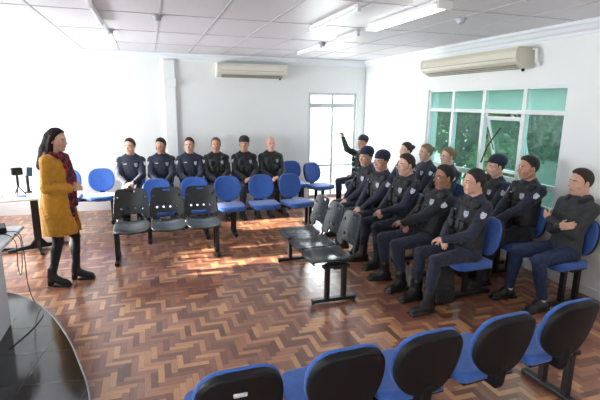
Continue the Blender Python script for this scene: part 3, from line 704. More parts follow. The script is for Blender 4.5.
# ------------------------------------------------------------------ the standing woman
def standing_woman():
    h = .006; B = SDF(); z0 = 0.045        # heels lift the ankles
    pel = V(0, 0, .93); lg = M_blackcl
    B.loft(pel, [(-.12, .10, .145, 0), (-.04, .112, .170, -.01), (.06, .10, .150, .0), (.16, .092, .128, .0), (.32, .115, .150, .01), (.40, .098, .158, 0), (.46, .072, .13, -.01), (.50, .05, .07, -.015)], M_redtop, k=.02)
    sh = [V(-.01, y*.155, 1.355) for y in (-1, 1)]; B.cone(sh[0], sh[1], .050, .050, M_redtop, k=.03)
    hc = V(.045, 0, 1.555); RH = rotZ(-.15) @ rotY(.08)
    B.cone(V(-.012, 0, 1.38), hc+RH @ V(-.028, 0, -.05), .050, .047, M_skin2, k=.012)
    head_prims(B, hc, RH, M_skin2, True, s=.95)
    feet = [(-.085, -.085, -.12), (.095, .09, .05)]
    ank = []
    for i, y in enumerate((-1, 1)):
        hp = V(0, y*.085, .88); an = V(feet[i][0]-.02, feet[i][1], .13); kn, an = ik(hp, an, .388, .374, V(1, 0, 0)); ank.append(an)
        B.cone(hp, kn, .086, .054, lg, k=.025); B.cone(kn, an, .052, .036, lg, k=.012); B.cone(kn+(an-kn)*.25-V(.012, 0, 0), kn+(an-kn)*.5, .052, .04, lg, k=.02)
        d = V(math.cos(feet[i][2]), math.sin(feet[i][2]), 0); B.cone(V(an[0], an[1], .07), V(an[0], an[1], .035)+d*.12, .03, .024, lg, k=.01)
    wr = [V(.165, -.055, 1.06), V(.175, .065, 1.075)]; els = []
    for i, y in enumerate((-1, 1)):
        El, W = ik(sh[i], wr[i], .27, .24, V(-.5, y*.6, -.7)); els.append((sh[i], El, W))
        B.cone(sh[i], El, .046, .040, M_redtop, k=.02); B.cone(El, W, .036, .026, M_skin2, k=.01)
        add_hand(B, W, nrm(V(.55, -y*.75, .05)), V(-.5, -y*.4, -.5), V(0, 0, 1), M_skin2, .55, .9)
    root = B.build('person', None, h, fold=.0015, fmats=(lg, M_redtop), floor=.004)
    tag(root, 'woman standing with clasped hands in a long mustard cardigan, plaid scarf and black trousers', 'person')
    hair_child(root, hc, RH, 'long', M_hairw, h, .95)
    C = SDF(); m = M_mustard
    C.loft((0, 0, 0), [(.58, .190, .212, .005), (.70, .180, .205, .0), (.85, .165, .198, -.015), (1.08, .132, .168, -.01), (1.25, .135, .175, .0), (1.34, .115, .175, -.01), (1.39, .082, .14, -.02), (1.43, .055, .085, -.025)], m, k=.02)
    C.cone(sh[0], sh[1], .062, .062, m, k=.03)
    for S, El, W in els:
        C.cone(S, El, .064, .056, m, k=.02); C.cone(El, W-(W-El)*.10, .056, .046, m, k=.012)
    for y in (-1, 1):      # patch pockets and the rolled front edges
        C.box((.085, y*.135, .70), (.012, .055, .07), .010, m, R=rotZ(y*.95), k=.006)
        C.cone((.12, y*.085, .60), (.115, y*.06, 1.25), .018, .018, m, k=.02)
    C.fn((0.0, -.1, .4), (.3, .1, 1.6), lambda X, Y, Z: np.maximum(np.abs(Y)-(.045+.03*np.clip((Z-1.0), 0, 1)), .02-X), m, op='s')
    C.ell(V(.02, 0, 1.46), V(.10, .085, .09), m, op='s')
    C.build('cardigan', root, h, fold=.004, fmats=(m,))
    Q = SDF(); m = M_scarf
    for a in range(12):
        t0, t1 = a*PI/6, (a+1)*PI/6
        f = lambda t: V(.005+.078*math.cos(t), .082*math.sin(t), 1.405-.022*math.cos(t))
        Q.cone(f(t0), f(t1), .032, .032, m, k=.015)
    for y, zb in ((-1, .78), (1, .88)):
        Q.cone((.100, y*.035, 1.38), (.148, y*.042, 1.16), .034, .036, m, k=.02); Q.cone((.148, y*.042, 1.16), (.135, y*.045, .98), .036, .034, m, k=.02)
        Q.cone((.135, y*.045, .98), (.140, y*.045, zb), .034, .036, m, k=.02)
    Q.build('scarf', root, h, fold=.003, fmats=(m,))
    for i in (0, 1):
        an = ank[i]; d = V(math.cos(feet[i][2]), math.sin(feet[i][2]), 0); F = SDF(); a = V(an[0], an[1], 0); m = M_boot
        R = np.stack([d, V(-d[1], d[0], 0), V(0, 0, 1)], 1)
        F.cone(a+V(0, 0, .19), a-d*.01+V(0, 0, .11), .044, .046, m, k=.02); F.cone(a+V(0, 0, .095), a+d*.13+V(0, 0, .048), .042, .034, m, k=.03)
        F.cone(a+d*.12+V(0, 0, .045), a+d*.155+V(0, 0, .04), .034, .030, m, k=.02)
        F.box(a-d*.028+V(0, 0, .04), V(.026, .026, .038), .006, m, R=R); F.box(a+d*.10+V(0, 0, .012), V(.085, .040, .011), .007, m, R=R)
        F.build('ankle_boot', root, h, floor=.001)
    root.location = (-.96, 5.19, 0); root.rotation_euler = (0, 0, -.22)
standing_woman()

# ------------------------------------------------------------------ the room
X0, X1, Y0, Y1, ZC = -3.3, 4.28, -2.2, 8.72, 2.80
def struct(mb, name, m, **k): return mb.build(name, m, kind='structure', **k)
struct(MB().box((X0-.2, Y0-.2, -.1), (X1+.2, Y1+.2, 0)), 'floor', floor_material())
WY0, WY1, WZ0, WZ1 = 3.80, 6.42, .74, 2.18           # right-hand window
w = MB(); w.box((X1, Y0, 0), (X1+.2, WY0, ZC)); w.box((X1, WY1, 0), (X1+.2, Y1+.2, ZC)); w.box((X1, WY0, 0), (X1+.2, WY1, WZ0)); w.box((X1, WY0, WZ1), (X1+.2, WY1, ZC))
struct(w, 'wall_right', M_wall)
DX0, DX1, DZ1 = 3.05, 4.10, 2.16                     # glass door in the back wall
w = MB(); w.box((X0-.2, Y1, 0), (DX0, Y1+.2, ZC)); w.box((DX1, Y1, 0), (X1+.2, Y1+.2, ZC)); w.box((DX0, Y1, DZ1), (DX1, Y1+.2, ZC))
struct(w, 'wall_back', M_wall)
LW = [(-1.8, .2), (5.35, 6.4), (6.7, 8.3)]           # windows in the left wall, the first an unseen one added for fill
w = MB(); ys = Y0
for a, b in LW:
    w.box((X0-.2, ys, 0), (X0, a, ZC)); w.box((X0-.2, a, 0), (X0, b, 1.10)); w.box((X0-.2, a, 1.80), (X0, b, ZC)); ys = b
w.box((X0-.2, ys, 0), (X0, Y1, ZC)); struct(w, 'wall_left', M_wall)
struct(MB().box((X0-.2, Y0-.2, 0), (X1+.2, Y0, ZC)), 'wall_front', M_wall)
for i, (a, b) in enumerate(LW):
    f = MB(); x = X0-.1
    for y in (a, (a+b)/2-.02, b-.04): f.box((x-.03, y, 1.10), (x+.03, y+.04, 1.80))
    for z in (1.10, 1.76): f.box((x-.03, a, z), (x+.03, b, z+.04))
    struct(f, f'window_{i+2}', M_alu)

def ceiling_material():
    m = bpy.data.materials.new('ceiling_board'); m.use_nodes = True; nt = m.node_tree; b = nt.nodes['Principled BSDF']; N = NT(nt); L = nt.links
    tc = nt.nodes.new('ShaderNodeTexCoord'); sp = nt.nodes.new('ShaderNodeSeparateXYZ'); L.new(tc.outputs['Object'], sp.inputs[0])
    i = N.m('FLOOR', N.m('DIVIDE', N.m('SUBTRACT', sp.outputs[0], .15-5.72), .572)); j = N.m('FLOOR', N.m('DIVIDE', N.m('SUBTRACT', sp.outputs[1], 4.95-12.2), 1.22))
    cb = nt.nodes.new('ShaderNodeCombineXYZ'); L.new(i, cb.inputs[0]); L.new(j, cb.inputs[1])
    wn = nt.nodes.new('ShaderNodeTexWhiteNoise'); wn.noise_dimensions = '2D'; L.new(cb.outputs[0], wn.inputs['Vector'])
    sc = N.m('MULTIPLY_ADD', wn.outputs['Value'], .05, .95)
    v = nt.nodes.new('ShaderNodeVectorMath'); v.operation = 'SCALE'; v.inputs[0].default_value = (.72, .71, .74); L.new(sc, v.inputs['Scale'])
    L.new(v.outputs[0], b.inputs['Base Color']); b.inputs['Roughness'].default_value = .45; b.inputs['Specular IOR Level'].default_value = .35
    return m
struct(MB().box((X0-.2, Y0-.2, ZC), (X1+.2, Y1+.2, ZC+.1)), 'ceiling', ceiling_material())
M_tbar = mat('ceiling_grid_bar', (.50, .50, .53), .5)
g = MB()
for k in range(-6, 8):
    x = .15+.572*k
    if X0 < x < X1: g.box((x-.009, Y0, ZC-.005), (x+.009, Y1, ZC))
for k in range(-6, 4):
    y = 4.95+1.22*k
    if Y0 < y < Y1: g.box((X0, y-.006, ZC-.0045), (X1, y+.006, ZC))
struct(g, 'trim_1', M_tbar)
prof = [(0, -.13), (.012, -.13), (.02, -.105), (.05, -.085), (.075, -.05), (.10, -.035), (.11, -.012), (.11, 0), (0, 0)]
c = MB(); c.prism([(Y1-a, ZC+b) for a, b in prof], X0, X1, axis=0); struct(c, 'trim_2', M_corn)
c = MB(); c.prism([(ZC+b, X1-a) for a, b in prof], Y0, Y1, axis=1); struct(c, 'trim_3', M_corn)
M_base = mat('baseboard_paint', (.80, .80, .80), .4)
struct(MB().box((X0, Y1-.022, 0), (DX0, Y1, .22), .004), 'baseboard_back', M_base)
struct(MB().box((X1-.018, Y0, 0), (X1, Y1, .10), .004), 'baseboard_right', M_base)
struct(MB().box((.27, Y1-.07, 0), (.47, Y1, ZC-.12), .004).box((.265, Y1-.10, 2.22), (.49, Y1-.06, 2.36), .006), 'trim_4', M_wall)   # boxed-in duct
struct(MB().box((4.14, Y1-.02, 0), (4.25, Y1, ZC-.12), .004), 'trim_5', M_wall)

struct(MB().box((X0-.3, Y0-.3, ZC+.1), (X1+.3, Y1+.3, ZC+1.6)), 'roof_sunblock', M_wall)  # unseen block added to keep the sun off the garden wall and trees
# glass
def glass(name, tint, rough, gl=.12, trans=0.):
    m = bpy.data.materials.new(name); m.use_nodes = True; nt = m.node_tree; nt.nodes.clear(); L = nt.links
    out = nt.nodes.new('ShaderNodeOutputMaterial'); t = nt.nodes.new('ShaderNodeBsdfTransparent'); t.inputs[0].default_value = (*tint, 1)
    gs = nt.nodes.new('ShaderNodeBsdfGlossy'); gs.inputs['Roughness'].default_value = rough
    lw = nt.nodes.new('ShaderNodeLayerWeight'); lw.inputs['Blend'].default_value = .5; N = NT(nt)
    mx = nt.nodes.new('ShaderNodeMixShader'); L.new(N.m('MULTIPLY_ADD', N.m('POWER', lw.outputs['Facing'], 4.), .6, .045), mx.inputs[0])
    last = t.outputs[0]
    if trans > 0:
        tr = nt.nodes.new('ShaderNodeBsdfTranslucent'); tr.inputs[0].default_value = (*[min(1, c*1.15) for c in tint], 1)
        m2 = nt.nodes.new('ShaderNodeMixShader'); m2.inputs[0].default_value = trans; L.new(t.outputs[0], m2.inputs[1]); L.new(tr.outputs[0], m2.inputs[2]); last = m2.outputs[0]
    L.new(last, mx.inputs[1]); L.new(gs.outputs[0], mx.inputs[2]); L.new(mx.outputs[0], out.inputs[0]); return m
G_low = glass('green_film_glass', (.66, .86, .82), .04, trans=.05)
G_top = glass('ribbed_green_glass', (.60, .82, .77), .15, trans=.35)
G_clear = glass('clear_glass', (.95, .97, .97), .03)
mull = [3.80, 4.43, 5.14, 5.80, 6.42]
f = MB(); xa, xb = X1+.02, X1+.09
for i, y in enumerate(mull):
    a = y if i == 0 else (y-.05 if i == 4 else y-.03)
    f.box((xa, a, WZ0), (xb, a+(.05 if i in (0, 4) else .06), WZ1), .004)
for z in (WZ0, 1.845, WZ1-.04): f.box((xa+.003, WY0, z), (xb-.003, WY1, z+.05), .004)
for a, b in ((mull[0], mull[1]), (mull[1], mull[2]), (mull[2], mull[3]), (mull[3], mull[4])):
    f.box((xa+.01, a, .98), (xb-.01, b, 1.05), .004)
wn = struct(f, 'window_1', M_alu)
for i in range(4):
    a, b = mull[i], mull[i+1]
    MB().box((X1+.052, a, 1.87), (X1+.058, b, WZ1-.02)).build('upper_pane', G_top, wn)
    MB().box((X1+.052, a, WZ0+.02), (X1+.058, b, 1.0)).build('lower_pane', G_low, wn)
    if i != 1: MB().box((X1+.052, a, 1.03), (X1+.058, b, 1.86)).build('middle_pane', G_low, wn)
# second bay: a top-hung sash pushed outwards on a black stay
Ms = Matrix.Translation((X1+.06, 0, 1.80)) @ Matrix.Rotation(-.30, 4, 'Y')
s_ = MB(); ya, yb = mull[1]+.04, mull[2]-.04
for lo, hi in (((-.015, ya, -.78), (.015, ya+.04, 0)), ((-.015, yb-.04, -.78), (.015, yb, 0)), ((-.015, ya, -.04), (.015, yb, 0)), ((-.015, ya, -.78), (.015, yb, -.74))): s_.box(lo, hi, 0, Ms)
sash = s_.build('sash', M_alu, wn); MB().box((-.003, ya+.03, -.76), (.003, yb-.03, -.02), 0, Ms).build('sash_pane', G_low, sash)
MB().tube([(X1+.0, 5.06, 1.18), (X1+.03, 5.0, 1.42), (X1+.10, 4.86, 1.66)], .012).build('window_stay', M_steel, wn)
MB().tube([(X1+.02, 5.02, 1.66), (X1+.12, 4.98, 1.36)], .007).build('window_stay', M_steel, wn)
# glass door
f = MB(); ya, yb = Y1+.03, Y1+.09
for x in (DX0, (DX0+DX1)/2-.025, DX1-.05): f.box((x, ya, 0), (x+.05, yb, DZ1), .004)
for z, t in ((0, .06), (.66, .04), (1.86, .09), (DZ1-.05, .05)): f.box((DX0, ya+.003, z), (DX1, yb-.003, z+t), .004)
M_dalu = mat('door_aluminium', (.55, .60, .61), .35)
dr = struct(f, 'door_1', M_dalu)
MB().box((DX0, Y1+.058, .02), ((DX0+DX1)/2, Y1+.064, DZ1-.02)).build('door_pane', G_clear, dr); MB().box(((DX0+DX1)/2, Y1+.058, .02), (DX1, Y1+.064, DZ1-.02)).build('door_pane', G_clear, dr)
MB().tube([(3.98, Y1+.01, .98), (3.98, Y1-.02, 1.0), (3.98, Y1-.02, 1.12), (3.98, Y1+.01, 1.14)], .009).build('door_handle', M_black, dr, smooth=True)

# ------------------------------------------------------------------ air conditioners
M_acp = mat('aged_white_plastic', (.74, .73, .64), .4); M_acd = mat('vent_shadow_grey', (.24, .23, .20), .6); M_ac2 = mat('cream_plastic', (.66, .64, .52), .4)
def aircon(loc, rz, L, label, m, D=.24, H=.25):
    t = empty('air_conditioner', loc, rz, label=label, cat='air conditioner')     # local: back on y=0, front towards -y
    hx = L/2; H2 = H/2
    P = [(0, -H2), (-D*.45, -H2), (-D*.92, -H2+.07), (-D, -H2+.11), (-D, H2-.05), (-D*.9, H2), (0, H2)]
    b = MB(); b.prism(P, -hx+.03, hx-.03, axis=0); b.build('casing', m, t)
    for s_ in (-1, 1):
        e = MB(); e.prism([(y*1.02, z*1.03) for y, z in P], s_*hx-(.03 if s_ > 0 else 0), s_*hx+(.03 if s_ < 0 else 0), axis=0); e.build('end_cap', m, t)
    v = MB()
    for k in range(3):
        y = -D*.52-k*.028; z = -H2+.012+k*.018; v.box((-hx+.08, y-.012, z-.022), (hx-.08, y+.004, z-.012))
    v.build('air_outlet', M_acd, t)
    MB().box((-hx+.06, -D-.004, -.01), (hx-.06, -D+.003, -.004)).build('front_groove', M_acd, t)
    MB().box((-hx+.07, -D-.006, .03), (-hx+.15, -D+.003, .045), .002).build('brand_strip', M_alu, t)
    MB().tube([(hx-.10, -.06, -H2-.0), (hx-.10, -.06, -H2-.03)], .018).build('pipe_stub', M_black, t)
    return t
aircon((1.87, Y1, 2.53), 0, 1.32, 'white split air conditioner high on the back wall above the seated officers', M_acp, D=.22, H=.24)
AC2 = aircon((X1, 5.30, 2.49), -PI/2, 1.95, 'long cream ceiling-height air conditioner above the green window', M_ac2, D=.27, H=.23)
MB().tube([(1.0, -.06, .09), (1.05, -.06, .09), (1.065, -.06, -.04), (1.07, -.01, -.09)], .02).build('drain_pipe', M_alu, AC2, smooth=True)

# ------------------------------------------------------------------ ceiling fittings
M_tube_on = bpy.data.materials.new('lit_tube'); M_tube_on.use_nodes = True
b = M_tube_on.node_tree.nodes['Principled BSDF']; b.inputs['Emission Color'].default_value = (.95, .98, 1, 1); b.inputs['Emission Strength'].default_value = 9
M_tube_off = mat('unlit_tube', (.92, .94, .95), .25)
def batten(loc, L, label, on, double=False, group='fluorescent battens on the ceiling'):
    t = empty('fluorescent_batten', (*loc, ZC), 0, label=label, cat='ceiling light', group=group)
    w_ = .07 if double else .015
    MB().box((-w_, -L/2, -.035), (w_, L/2, 0), .002).build('housing', M_white, t)
    for x in ((-.04, .04) if double else (0,)):
        MB().tube([(x, -L/2+.03, -.052), (x, L/2-.03, -.052)], .014, 12).build('tube', M_tube_on if on else M_tube_off, t, smooth=True)
    for s_ in (-1, 1): MB().box((-w_, s_*L/2-.02, -.07), (w_, s_*L/2+.02, -.005), .003).build('lamp_holder', M_white, t)
    return t
batten((2.38, 4.08), 1.3, 'lit double fluorescent batten, the brightest, near the top right', True, True)
batten((-.42, 6.85), 1.2, 'lit fluorescent batten over the woman by the back wall', True)
batten((1.775, 4.42), 1.22, 'thin unlit batten left of the lit double one', False)
batten((2.40, 5.45), .62, 'short unlit batten between the lit double one and the back wall', False)
batten((2.42, 6.95), 1.05, 'unlit batten ending in front of the back wall air conditioner', False)
batten((-.43, 5.0), 1.0, 'unlit batten at the top edge above the woman', False)
for i, (x, y) in enumerate(((-1.2, 1.2), (1.6, .6), (3.2, .8), (1.6, -1.2))):  # unseen battens added to fill the near half with light
    batten((x, y), 1.25, 'unseen lit double batten added as fill behind the camera', True, True)
def sensor(x, y, m, label):
    t = empty('smoke_detector', (x, y, ZC), 0, label=label, cat='detector', group='ceiling detectors')
    MB().tube([(0, 0, -.003), (0, 0, -.02)], .055, 20).build('base', m, t, smooth=True)
    MB().tube([(0, 0, -.018), (0, 0, -.05), (0, 0, -.058)], [.042, .034, .015], 20).build('sensor_head', m, t, smooth=True)
M_sens = mat('sensor_grey', (.42, .44, .50), .5)
sensor(.13, 5.02, M_sens, 'small grey ceiling detector left of centre')
sensor(-.40, 6.16, M_sens, 'small grey ceiling detector at the end of the lit batten over the woman')
sensor(2.40, 6.32, M_sens, 'small grey ceiling detector at the end of an unlit batten')
sensor(3.02, 4.05, M_sens, 'small grey ceiling detector beside the lit double batten')

# ------------------------------------------------------------------ platform, desk, table
def marble():
    m = bpy.data.materials.new('black_granite_tiles'); m.use_nodes = True; nt = m.node_tree; b = nt.nodes['Principled BSDF']; L = nt.links
    tc = nt.nodes.new('ShaderNodeTexCoord'); mp = nt.nodes.new('ShaderNodeMapping'); mp.inputs['Rotation'].default_value = (0, 0, .12)
    br = nt.nodes.new('ShaderNodeTexBrick'); br.offset = 0; br.inputs['Scale'].default_value = 1
    br.inputs['Brick Width'].default_value = .42; br.inputs['Row Height'].default_value = .42; br.inputs['Mortar Size'].default_value = .004
    br.inputs['Color1'].default_value = (.011, .013, .014, 1); br.inputs['Color2'].default_value = (.018, .021, .022, 1); br.inputs['Mortar'].default_value = (.05, .055, .055, 1)
    L.new(tc.outputs['Object'], mp.inputs['Vector']); L.new(mp.outputs['Vector'], br.inputs['Vector']); L.new(br.outputs['Color'], b.inputs['Base Color'])
    b.inputs['Roughness'].default_value = .12; return m
edge = [(-3.28, 5.25), (-2.6, 5.25), (-2.1, 5.15), (-1.75, 5.0), (-1.5, 4.86), (-1.29, 4.70), (-1.1, 4.46), (-.94, 4.19), (-.80, 3.88), (-.67, 3.55), (-.57, 3.22), (-.48, 2.92), (-.43, 2.6), (-.41, 2.2), (-.42, 1.6), (-.42, -1.0), (-3.28, -1.0)]
def smooth_poly(p, n=3):
    for _ in range(n):
        q = []
        for i in range(len(p)-1):
            a, b = p[i], p[i+1]; q += [(a[0]*.75+b[0]*.25, a[1]*.75+b[1]*.25), (a[0]*.25+b[0]*.75, a[1]*.25+b[1]*.75)]
        p = [p[0]]+q+[p[-1]]
    return p
arc = smooth_poly(edge[:15], 2)+edge[15:]
pl = MB().prism(arc[::-1], 0, .115).build('platform', marble(), label='low curved black granite platform at the left edge', cat='platform')
M_nose = mat('pale_stone_edge', (.30, .33, .34), .2)
e = MB(); e.tube([(x, y, .112) for x, y in arc[:-3]], .007, 8); e.build('edge_strip', M_nose, pl, smooth=True)

M_desk = mat('light_grey_laminate', (.62, .66, .70), .4); M_desk2 = mat('grey_panel', (.66, .70, .76), .45)
t = empty('desk', (-1.70, 3.45, .115), 0, label='light grey desk standing on the black platform at the left edge', cat='desk')
MB().box((-.52, -1.05, .715), (.58, 1.0, .745), .006).build('desktop', M_desk, t)
MB().box((.46, -1.0, 0), (.50, .60, .715), .004).build('side_panel', M_desk2, t)
MB().box((-.5, .56, .1), (.46, .60, .715), .004).build('end_panel', M_desk2, t); MB().box((-.52, -1.0, 0), (-.48, .60, .715), .004).build('side_panel', M_desk2, t)
MB().box((-.13, -.10, 0), (.13, .10, .05), .008, Matrix.Translation((-1.34, 4.25, .861)) @ Matrix.Rotation(.3, 4, 'Z')).build('equipment_box', M_black, label='flat black equipment box on the far corner of the grey desk', cat='electronics')
MB().tube(catmull([(-1.30, 4.16, .885), (-1.18, 4.18, .880), (-1.095, 4.20, .84), (-1.085, 4.21, .60), (-1.09, 4.23, .40), (-1.07, 4.26, .22), (-1.03, 4.30, .125), (-.98, 4.12, .1195), (-1.02, 3.85, .1195), (-1.10, 3.6, .1195)]), .0035, 6).build('cable', M_black, smooth=True, label='thin black cable hanging from the grey desk onto the platform', cat='cable')
MB().tube(catmull([(-1.32, 4.10, .885), (-1.16, 4.08, .88), (-1.10, 4.08, .80), (-1.105, 4.07, .62), (-1.10, 4.10, .52), (-1.09, 4.14, .60), (-1.085, 4.16, .80), (-1.12, 4.14, .866)]), .0035, 6).build('cable', M_black, smooth=True, label='looped black cable hanging over the desk edge', cat='cable')

M_tt = mat('white_laminate', (.82, .84, .86), .35)
t = empty('pedestal_table', (-1.62, 6.85, 0), .20, label='white table on a black star-shaped pedestal behind the woman', cat='table')
MB().box((-.80, -.62, .725), (.36, .62, .752), .008).build('tabletop', M_tt, t)
MB().box((.01, -.32, .04), (.10, -.23, .725), .006).build('post', M_steel, t)
MB().box((-.6, -.32, .03), (-.53, -.23, .725), .006).build('post', M_steel, t)
for x in (.055, -.565):
    for a in (0.15, PI/2+.1, PI+.15, 3*PI/2+.1):
        Mx = Matrix.Translation((x, -.275, 0)) @ Matrix.Rotation(a, 4, 'Z'); m = MB()
        m.prism([(0, .012), (.36, .012), (.36, .035), (.10, .07), (.03, .16), (0, .16)], -.02, .02, axis=1)
        bm = m.bm
        for v in bm.verts: v.co = Mx @ Vector((v.co.z, v.co.y, v.co.x)) if False else Mx @ Vector((v.co[2], v.co[1], v.co[0]))
        m.build('foot', M_steel, t)
# things on the table
q = empty('camera_tripod', (-1.66, 6.55, .752), .4, label='small black camera on a tabletop tripod on the white table', cat='camera')
MB().box((-.06, -.045, .26), (.065, .045, .355), .014).build('camera_body', M_black, q); MB().tube([(.03, -.03, .305), (.03, -.09, .305)], .028).build('lens', M_black, q)
MB().tube([(0, 0, .10), (0, 0, .27)], .015).build('column', M_black, q)
for a in (0, 2.1, 4.2): MB().tube([(0, 0, .12), (.075*math.cos(a), .075*math.sin(a), .004)], .009).build('leg', M_black, q)
q = empty('gimbal_stand', (-1.58, 6.68, .752), .2, label='upright dark teal phone holder on the white table beside the camera', cat='phone holder')
M_teal = mat('dark_teal_plastic', (.008, .05, .08), .4)
MB().box((-.035, -.012, .22), (.035, .012, .34), .006, Matrix.Rotation(.12, 4, 'Y')).build('clamp', M_teal, q); MB().tube([(0, 0, .02), (0, 0, .23)], [.024, .018]).build('handle', M_black, q, smooth=True)
MB().tube([(0, 0, 0), (0, 0, .02)], .045, 16).build('base', M_black, q, smooth=True)
M_paper = mat('paper', (.85, .84, .80), .8); M_brown = mat('kraft_folder', (.50, .36, .22), .8); M_lblue = mat('light_blue_plastic', (.18, .32, .62), .5)
MB().box((-.15, -.1, 0), (.15, .1, .012), .002, Matrix.Translation((-1.98, 6.46, .752)) @ Matrix.Rotation(.2, 4, 'Z')).build('folder', M_brown, label='brown folder lying on the white table at the left edge', cat='folder')
MB().box((-.105, -.148, 0), (.105, .148, .003), 0, Matrix.Translation((-1.42, 6.9, .752)) @ Matrix.Rotation(.9, 4, 'Z')).build('paper_sheet', M_paper, label='white sheet of paper on the white table', cat='paper')
MB().box((-.05, -.035, 0), (.05, .035, .022), .008, Matrix.Translation((-1.60, 6.42, .752))).build('small_case', M_lblue, label='small light blue case on the white table', cat='case')
q = empty('drinking_cup', (-1.47, 6.52, .752), 0, label='small pale plastic cup on the white table', cat='cup')
MB().tube([(0, 0, 0), (0, 0, .065)], [.022, .030], 16).build('cup_body', M_tube_off, q, smooth=True)

# ------------------------------------------------------------------ bags and bottle on the floor
def backpack(loc, rz, label, s=1.):
    t = empty('backpack', (loc[0], loc[1], 0), rz, label=label, cat='backpack', group='black backpacks on the floor')
    Q = SDF(); Q.box((0, 0, .235*s), V(.10, .15, .225)*s, .085*s, M_vest, k=.02); Q.ell((.02*s, 0, .15*s), V(.12, .155, .15)*s, M_vest, k=.04)
    Q.build('bag_body', t, .009, fold=.004, fmats=(M_vest,), floor=.004)
    Q = SDF(); Q.box((.115*s, 0, .14*s), V(.035, .11, .10)*s, .03*s, M_vest); Q.build('front_pocket', t, .009, fold=.003, fmats=(M_vest,))
    for y in (-.06, .06):
        MB().tube([(-.09*s, y*s, .42*s), (-.15*s, y*s, .34*s), (-.155*s, y*1.2*s, .16*s), (-.095*s, y*1.3*s, .06*s)], .012).build('shoulder_strap', M_vest, t, smooth=True)
    MB().tube([(-.03*s, -.04*s, .45*s), (-.03*s, -.03*s, .49*s), (-.03*s, .03*s, .49*s), (-.03*s, .04*s, .45*s)], .009).build('carry_handle', M_vest, t, smooth=True)
backpack((2.66, 3.575), -PI/2-.05, 'black backpack standing between the feet of the dark-haired woman', .92)
backpack((3.42, 4.13), -PI/2+.1, 'black backpack behind the dark-haired woman, under the rear row', 1.05)
M_btl = glass('bottle_plastic', (.75, .82, .82), .1, trans=.35)
q = empty('water_bottle', (2.575, 4.03, 0), 0, label='clear water bottle standing on the parquet by the slouching officer', cat='bottle')
MB().tube([(0, 0, 0), (0, 0, .01), (0, 0, .20), (0, 0, .235), (0, 0, .255)], [.034, .038, .038, .018, .015], 18).build('bottle_body', M_btl, q, smooth=True)
MB().tube([(0, 0, .25), (0, 0, .285)], .020, 16).build('bottle_cap', M_greypl, q, smooth=True)

# ------------------------------------------------------------------ outside the windows
M_grd = mat('garden_paving', (.30, .32, .27), .9, var=.3, vscale=2)
tag(MB().box((X1+.2, -2, -.25), (22, 26, -.05)).box((-14, 8.95, -.25), (X1+.2, 26, -.05)).build('ground_outside', M_grd), kind='structure')
M_ow = mat('mossy_boundary_wall', (.40, .50, .44), .8, var=.08, vscale=2)
tag(MB().box((8.2, 0, -.1), (8.4, 9.1, 3.0)).build('boundary_wall', M_ow), kind='structure')
M_leaf = mat('leaf_green', (.07, .15, .055), .5, var=.4, vscale=3); M_leaf2 = mat('leaf_bright', (.14, .27, .10), .5, var=.4, vscale=3); M_bark = mat('bark', (.12, .08, .05), .9, bump=.5)
def shrub(x, y, r, hgt, m, label, n=2600):
    t = empty('garden_tree', (x, y, -.05), 0, label=label, cat='tree', group='garden trees beyond the green window')
    rng = np.random.default_rng(int(x*100+y*37)); u = rng.normal(size=(n, 3)); u /= np.linalg.norm(u, axis=1)[:, None]
    rad = rng.uniform(.45, 1, n)**.5; c = u*rad[:, None]*np.array([r, r, hgt*.36])+np.array([0, 0, hgt*.62])
    c += .12*np.sin(c[:, [1, 2, 0]]*5)
    a = rng.normal(size=(n, 3)); a /= np.linalg.norm(a, axis=1)[:, None]; b_ = np.cross(a, rng.normal(size=(n, 3))); b_ /= np.linalg.norm(b_, axis=1)[:, None]
    L_ = rng.uniform(.06, .13, n)[:, None]
    nn = np.cross(a, b_)*.12
    vs = np.stack([c-a*L_, c-a*L_*.1+b_*L_*.42+nn*L_, c+a*L_, c-a*L_*.1-b_*L_*.42+nn*L_], 1).reshape(-1, 3)
    me = bpy.data.meshes.new('foliage'); me.from_pydata(vs.tolist(), [], [(4*i, 4*i+1, 4*i+2, 4*i+3) for i in range(n)]); me.materials.append(m)
    o = bpy.data.objects.new('foliage', me); link(o, t)
    tr = MB()
    tr.tube([(0, 0, 0), (.04, .02, hgt*.3), (-.03, .04, hgt*.6), (.02, 0, hgt*.85)], [.07, .055, .04, .015], 10)
    for k in range(6):
        an = k*1.1; tr.tube([(0, 0, hgt*(.28+.06*k)), (math.cos(an)*r*.6, math.sin(an)*r*.6, hgt*(.5+.06*k))], [.03, .01], 6)
    tr.build('trunk', M_bark, t, smooth=True)
shrub(6.6, 5.2, .7, 2.5, M_leaf, 'dark leafy tree nearest the nearer panes of the green window')
shrub(7.0, 7.1, .8, 2.9, M_leaf2, 'bright leafy tree behind the open sash')
shrub(6.6, 8.5, .95, 2.7, M_leaf, 'dark leafy tree behind the middle pane of the green window')
shrub(8.3, 10.8, 1.15, 4.4, M_leaf, 'dark leafy tree just past the end of the boundary wall', 7000)
shrub(5.4, 6.2, .5, 1.5, M_leaf2, 'low bright bush close under the green window')
shrub(10.8, 13.4, 1.7, 5.6, M_leaf, 'tall dark tree farthest from the green window', 7000)
tag(MB().box((1.0, 10.2, .55), (6.0, 10.25, .62)).box((1.0, 10.2, .2), (6.0, 10.25, .24)).build('garden_railing', M_alu), 'pale railing outside the glass door', 'railing')

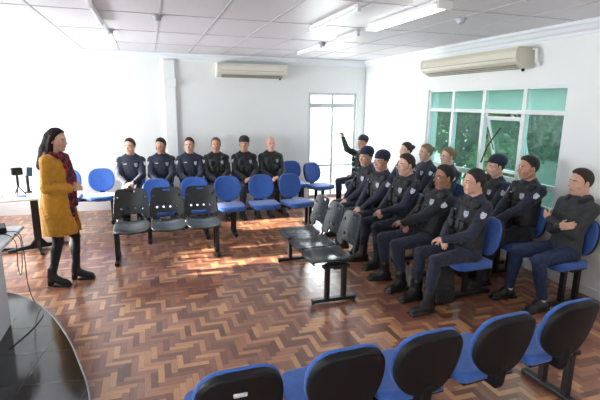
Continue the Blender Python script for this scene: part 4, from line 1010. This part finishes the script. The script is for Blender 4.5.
# ------------------------------------------------------------------ light
wd = bpy.data.worlds.new('sky'); bpy.context.scene.world = wd; wd.use_nodes = True
bg = wd.node_tree.nodes['Background']; bg.inputs[0].default_value = (.86, .93, 1., 1); bg.inputs[1].default_value = 2.6
def area(name, loc, rot, sx, sy, power, col=(1, 1, 1)):
    l = bpy.data.lights.new(name, 'AREA'); l.shape = 'RECTANGLE'; l.size = sx; l.size_y = sy; l.energy = power; l.color = col
    o = bpy.data.objects.new(name, l); link(o); o.location = loc; o.rotation_euler = rot; return o
for i, ((a, b), pw) in enumerate(zip(LW, (130, 150, 105))):  # daylight lamps at the openings; the first is added fill for the near seats
    area('window_daylight', (X0-.24, (a+b)/2, 1.45), (0, -PI/2, 0), .66, b-a-.1, pw, (.94, .97, 1))
area('window_daylight', ((DX0+DX1)/2, Y1+.26, 1.15), (-PI/2, 0, 0),   .95, 1.9, 70, (.95, .98, 1))
sun = bpy.data.lights.new('sun', 'SUN'); sun.energy = 38; sun.angle = .03; sun.color = (1, .93, .82)
so = bpy.data.objects.new('sun', sun); link(so)
d = Vector((1, -.10, -math.tan(math.radians(17)))).normalized(); so.rotation_euler = d.to_track_quat('-Z', 'Y').to_euler()

# ------------------------------------------------------------------ camera
cam = bpy.data.cameras.new('camera'); co = bpy.data.objects.new('camera', cam); link(co)
cam.sensor_width = 36; cam.lens = 27; cam.clip_start = .05
yw, pt, rl = math.radians(18.3), math.radians(12.15), math.radians(.6)
fw = Vector((math.sin(yw)*math.cos(pt), math.cos(yw)*math.cos(pt), -math.sin(pt))); rt = Vector((math.cos(yw), -math.sin(yw), 0)); up = rt.cross(fw)
rt2 = rt*math.cos(rl)+up*math.sin(rl); up2 = up*math.cos(rl)-rt*math.sin(rl)
Mc = Matrix((rt2, up2, -fw)).transposed().to_4x4(); Mc.translation = Vector((0, 0, 1.95)); co.matrix_world = Mc
sc = bpy.context.scene; sc.camera = co
sc.view_settings.view_transform = 'Standard'; sc.view_settings.look = 'None'; sc.view_settings.exposure = .3; sc.view_settings.gamma = 1
sc.view_settings.use_curve_mapping = False
sc.cycles.use_denoising = True; sc.cycles.max_bounces = 8; sc.cycles.transparent_max_bounces = 12; sc.cycles.sample_clamp_indirect = 8
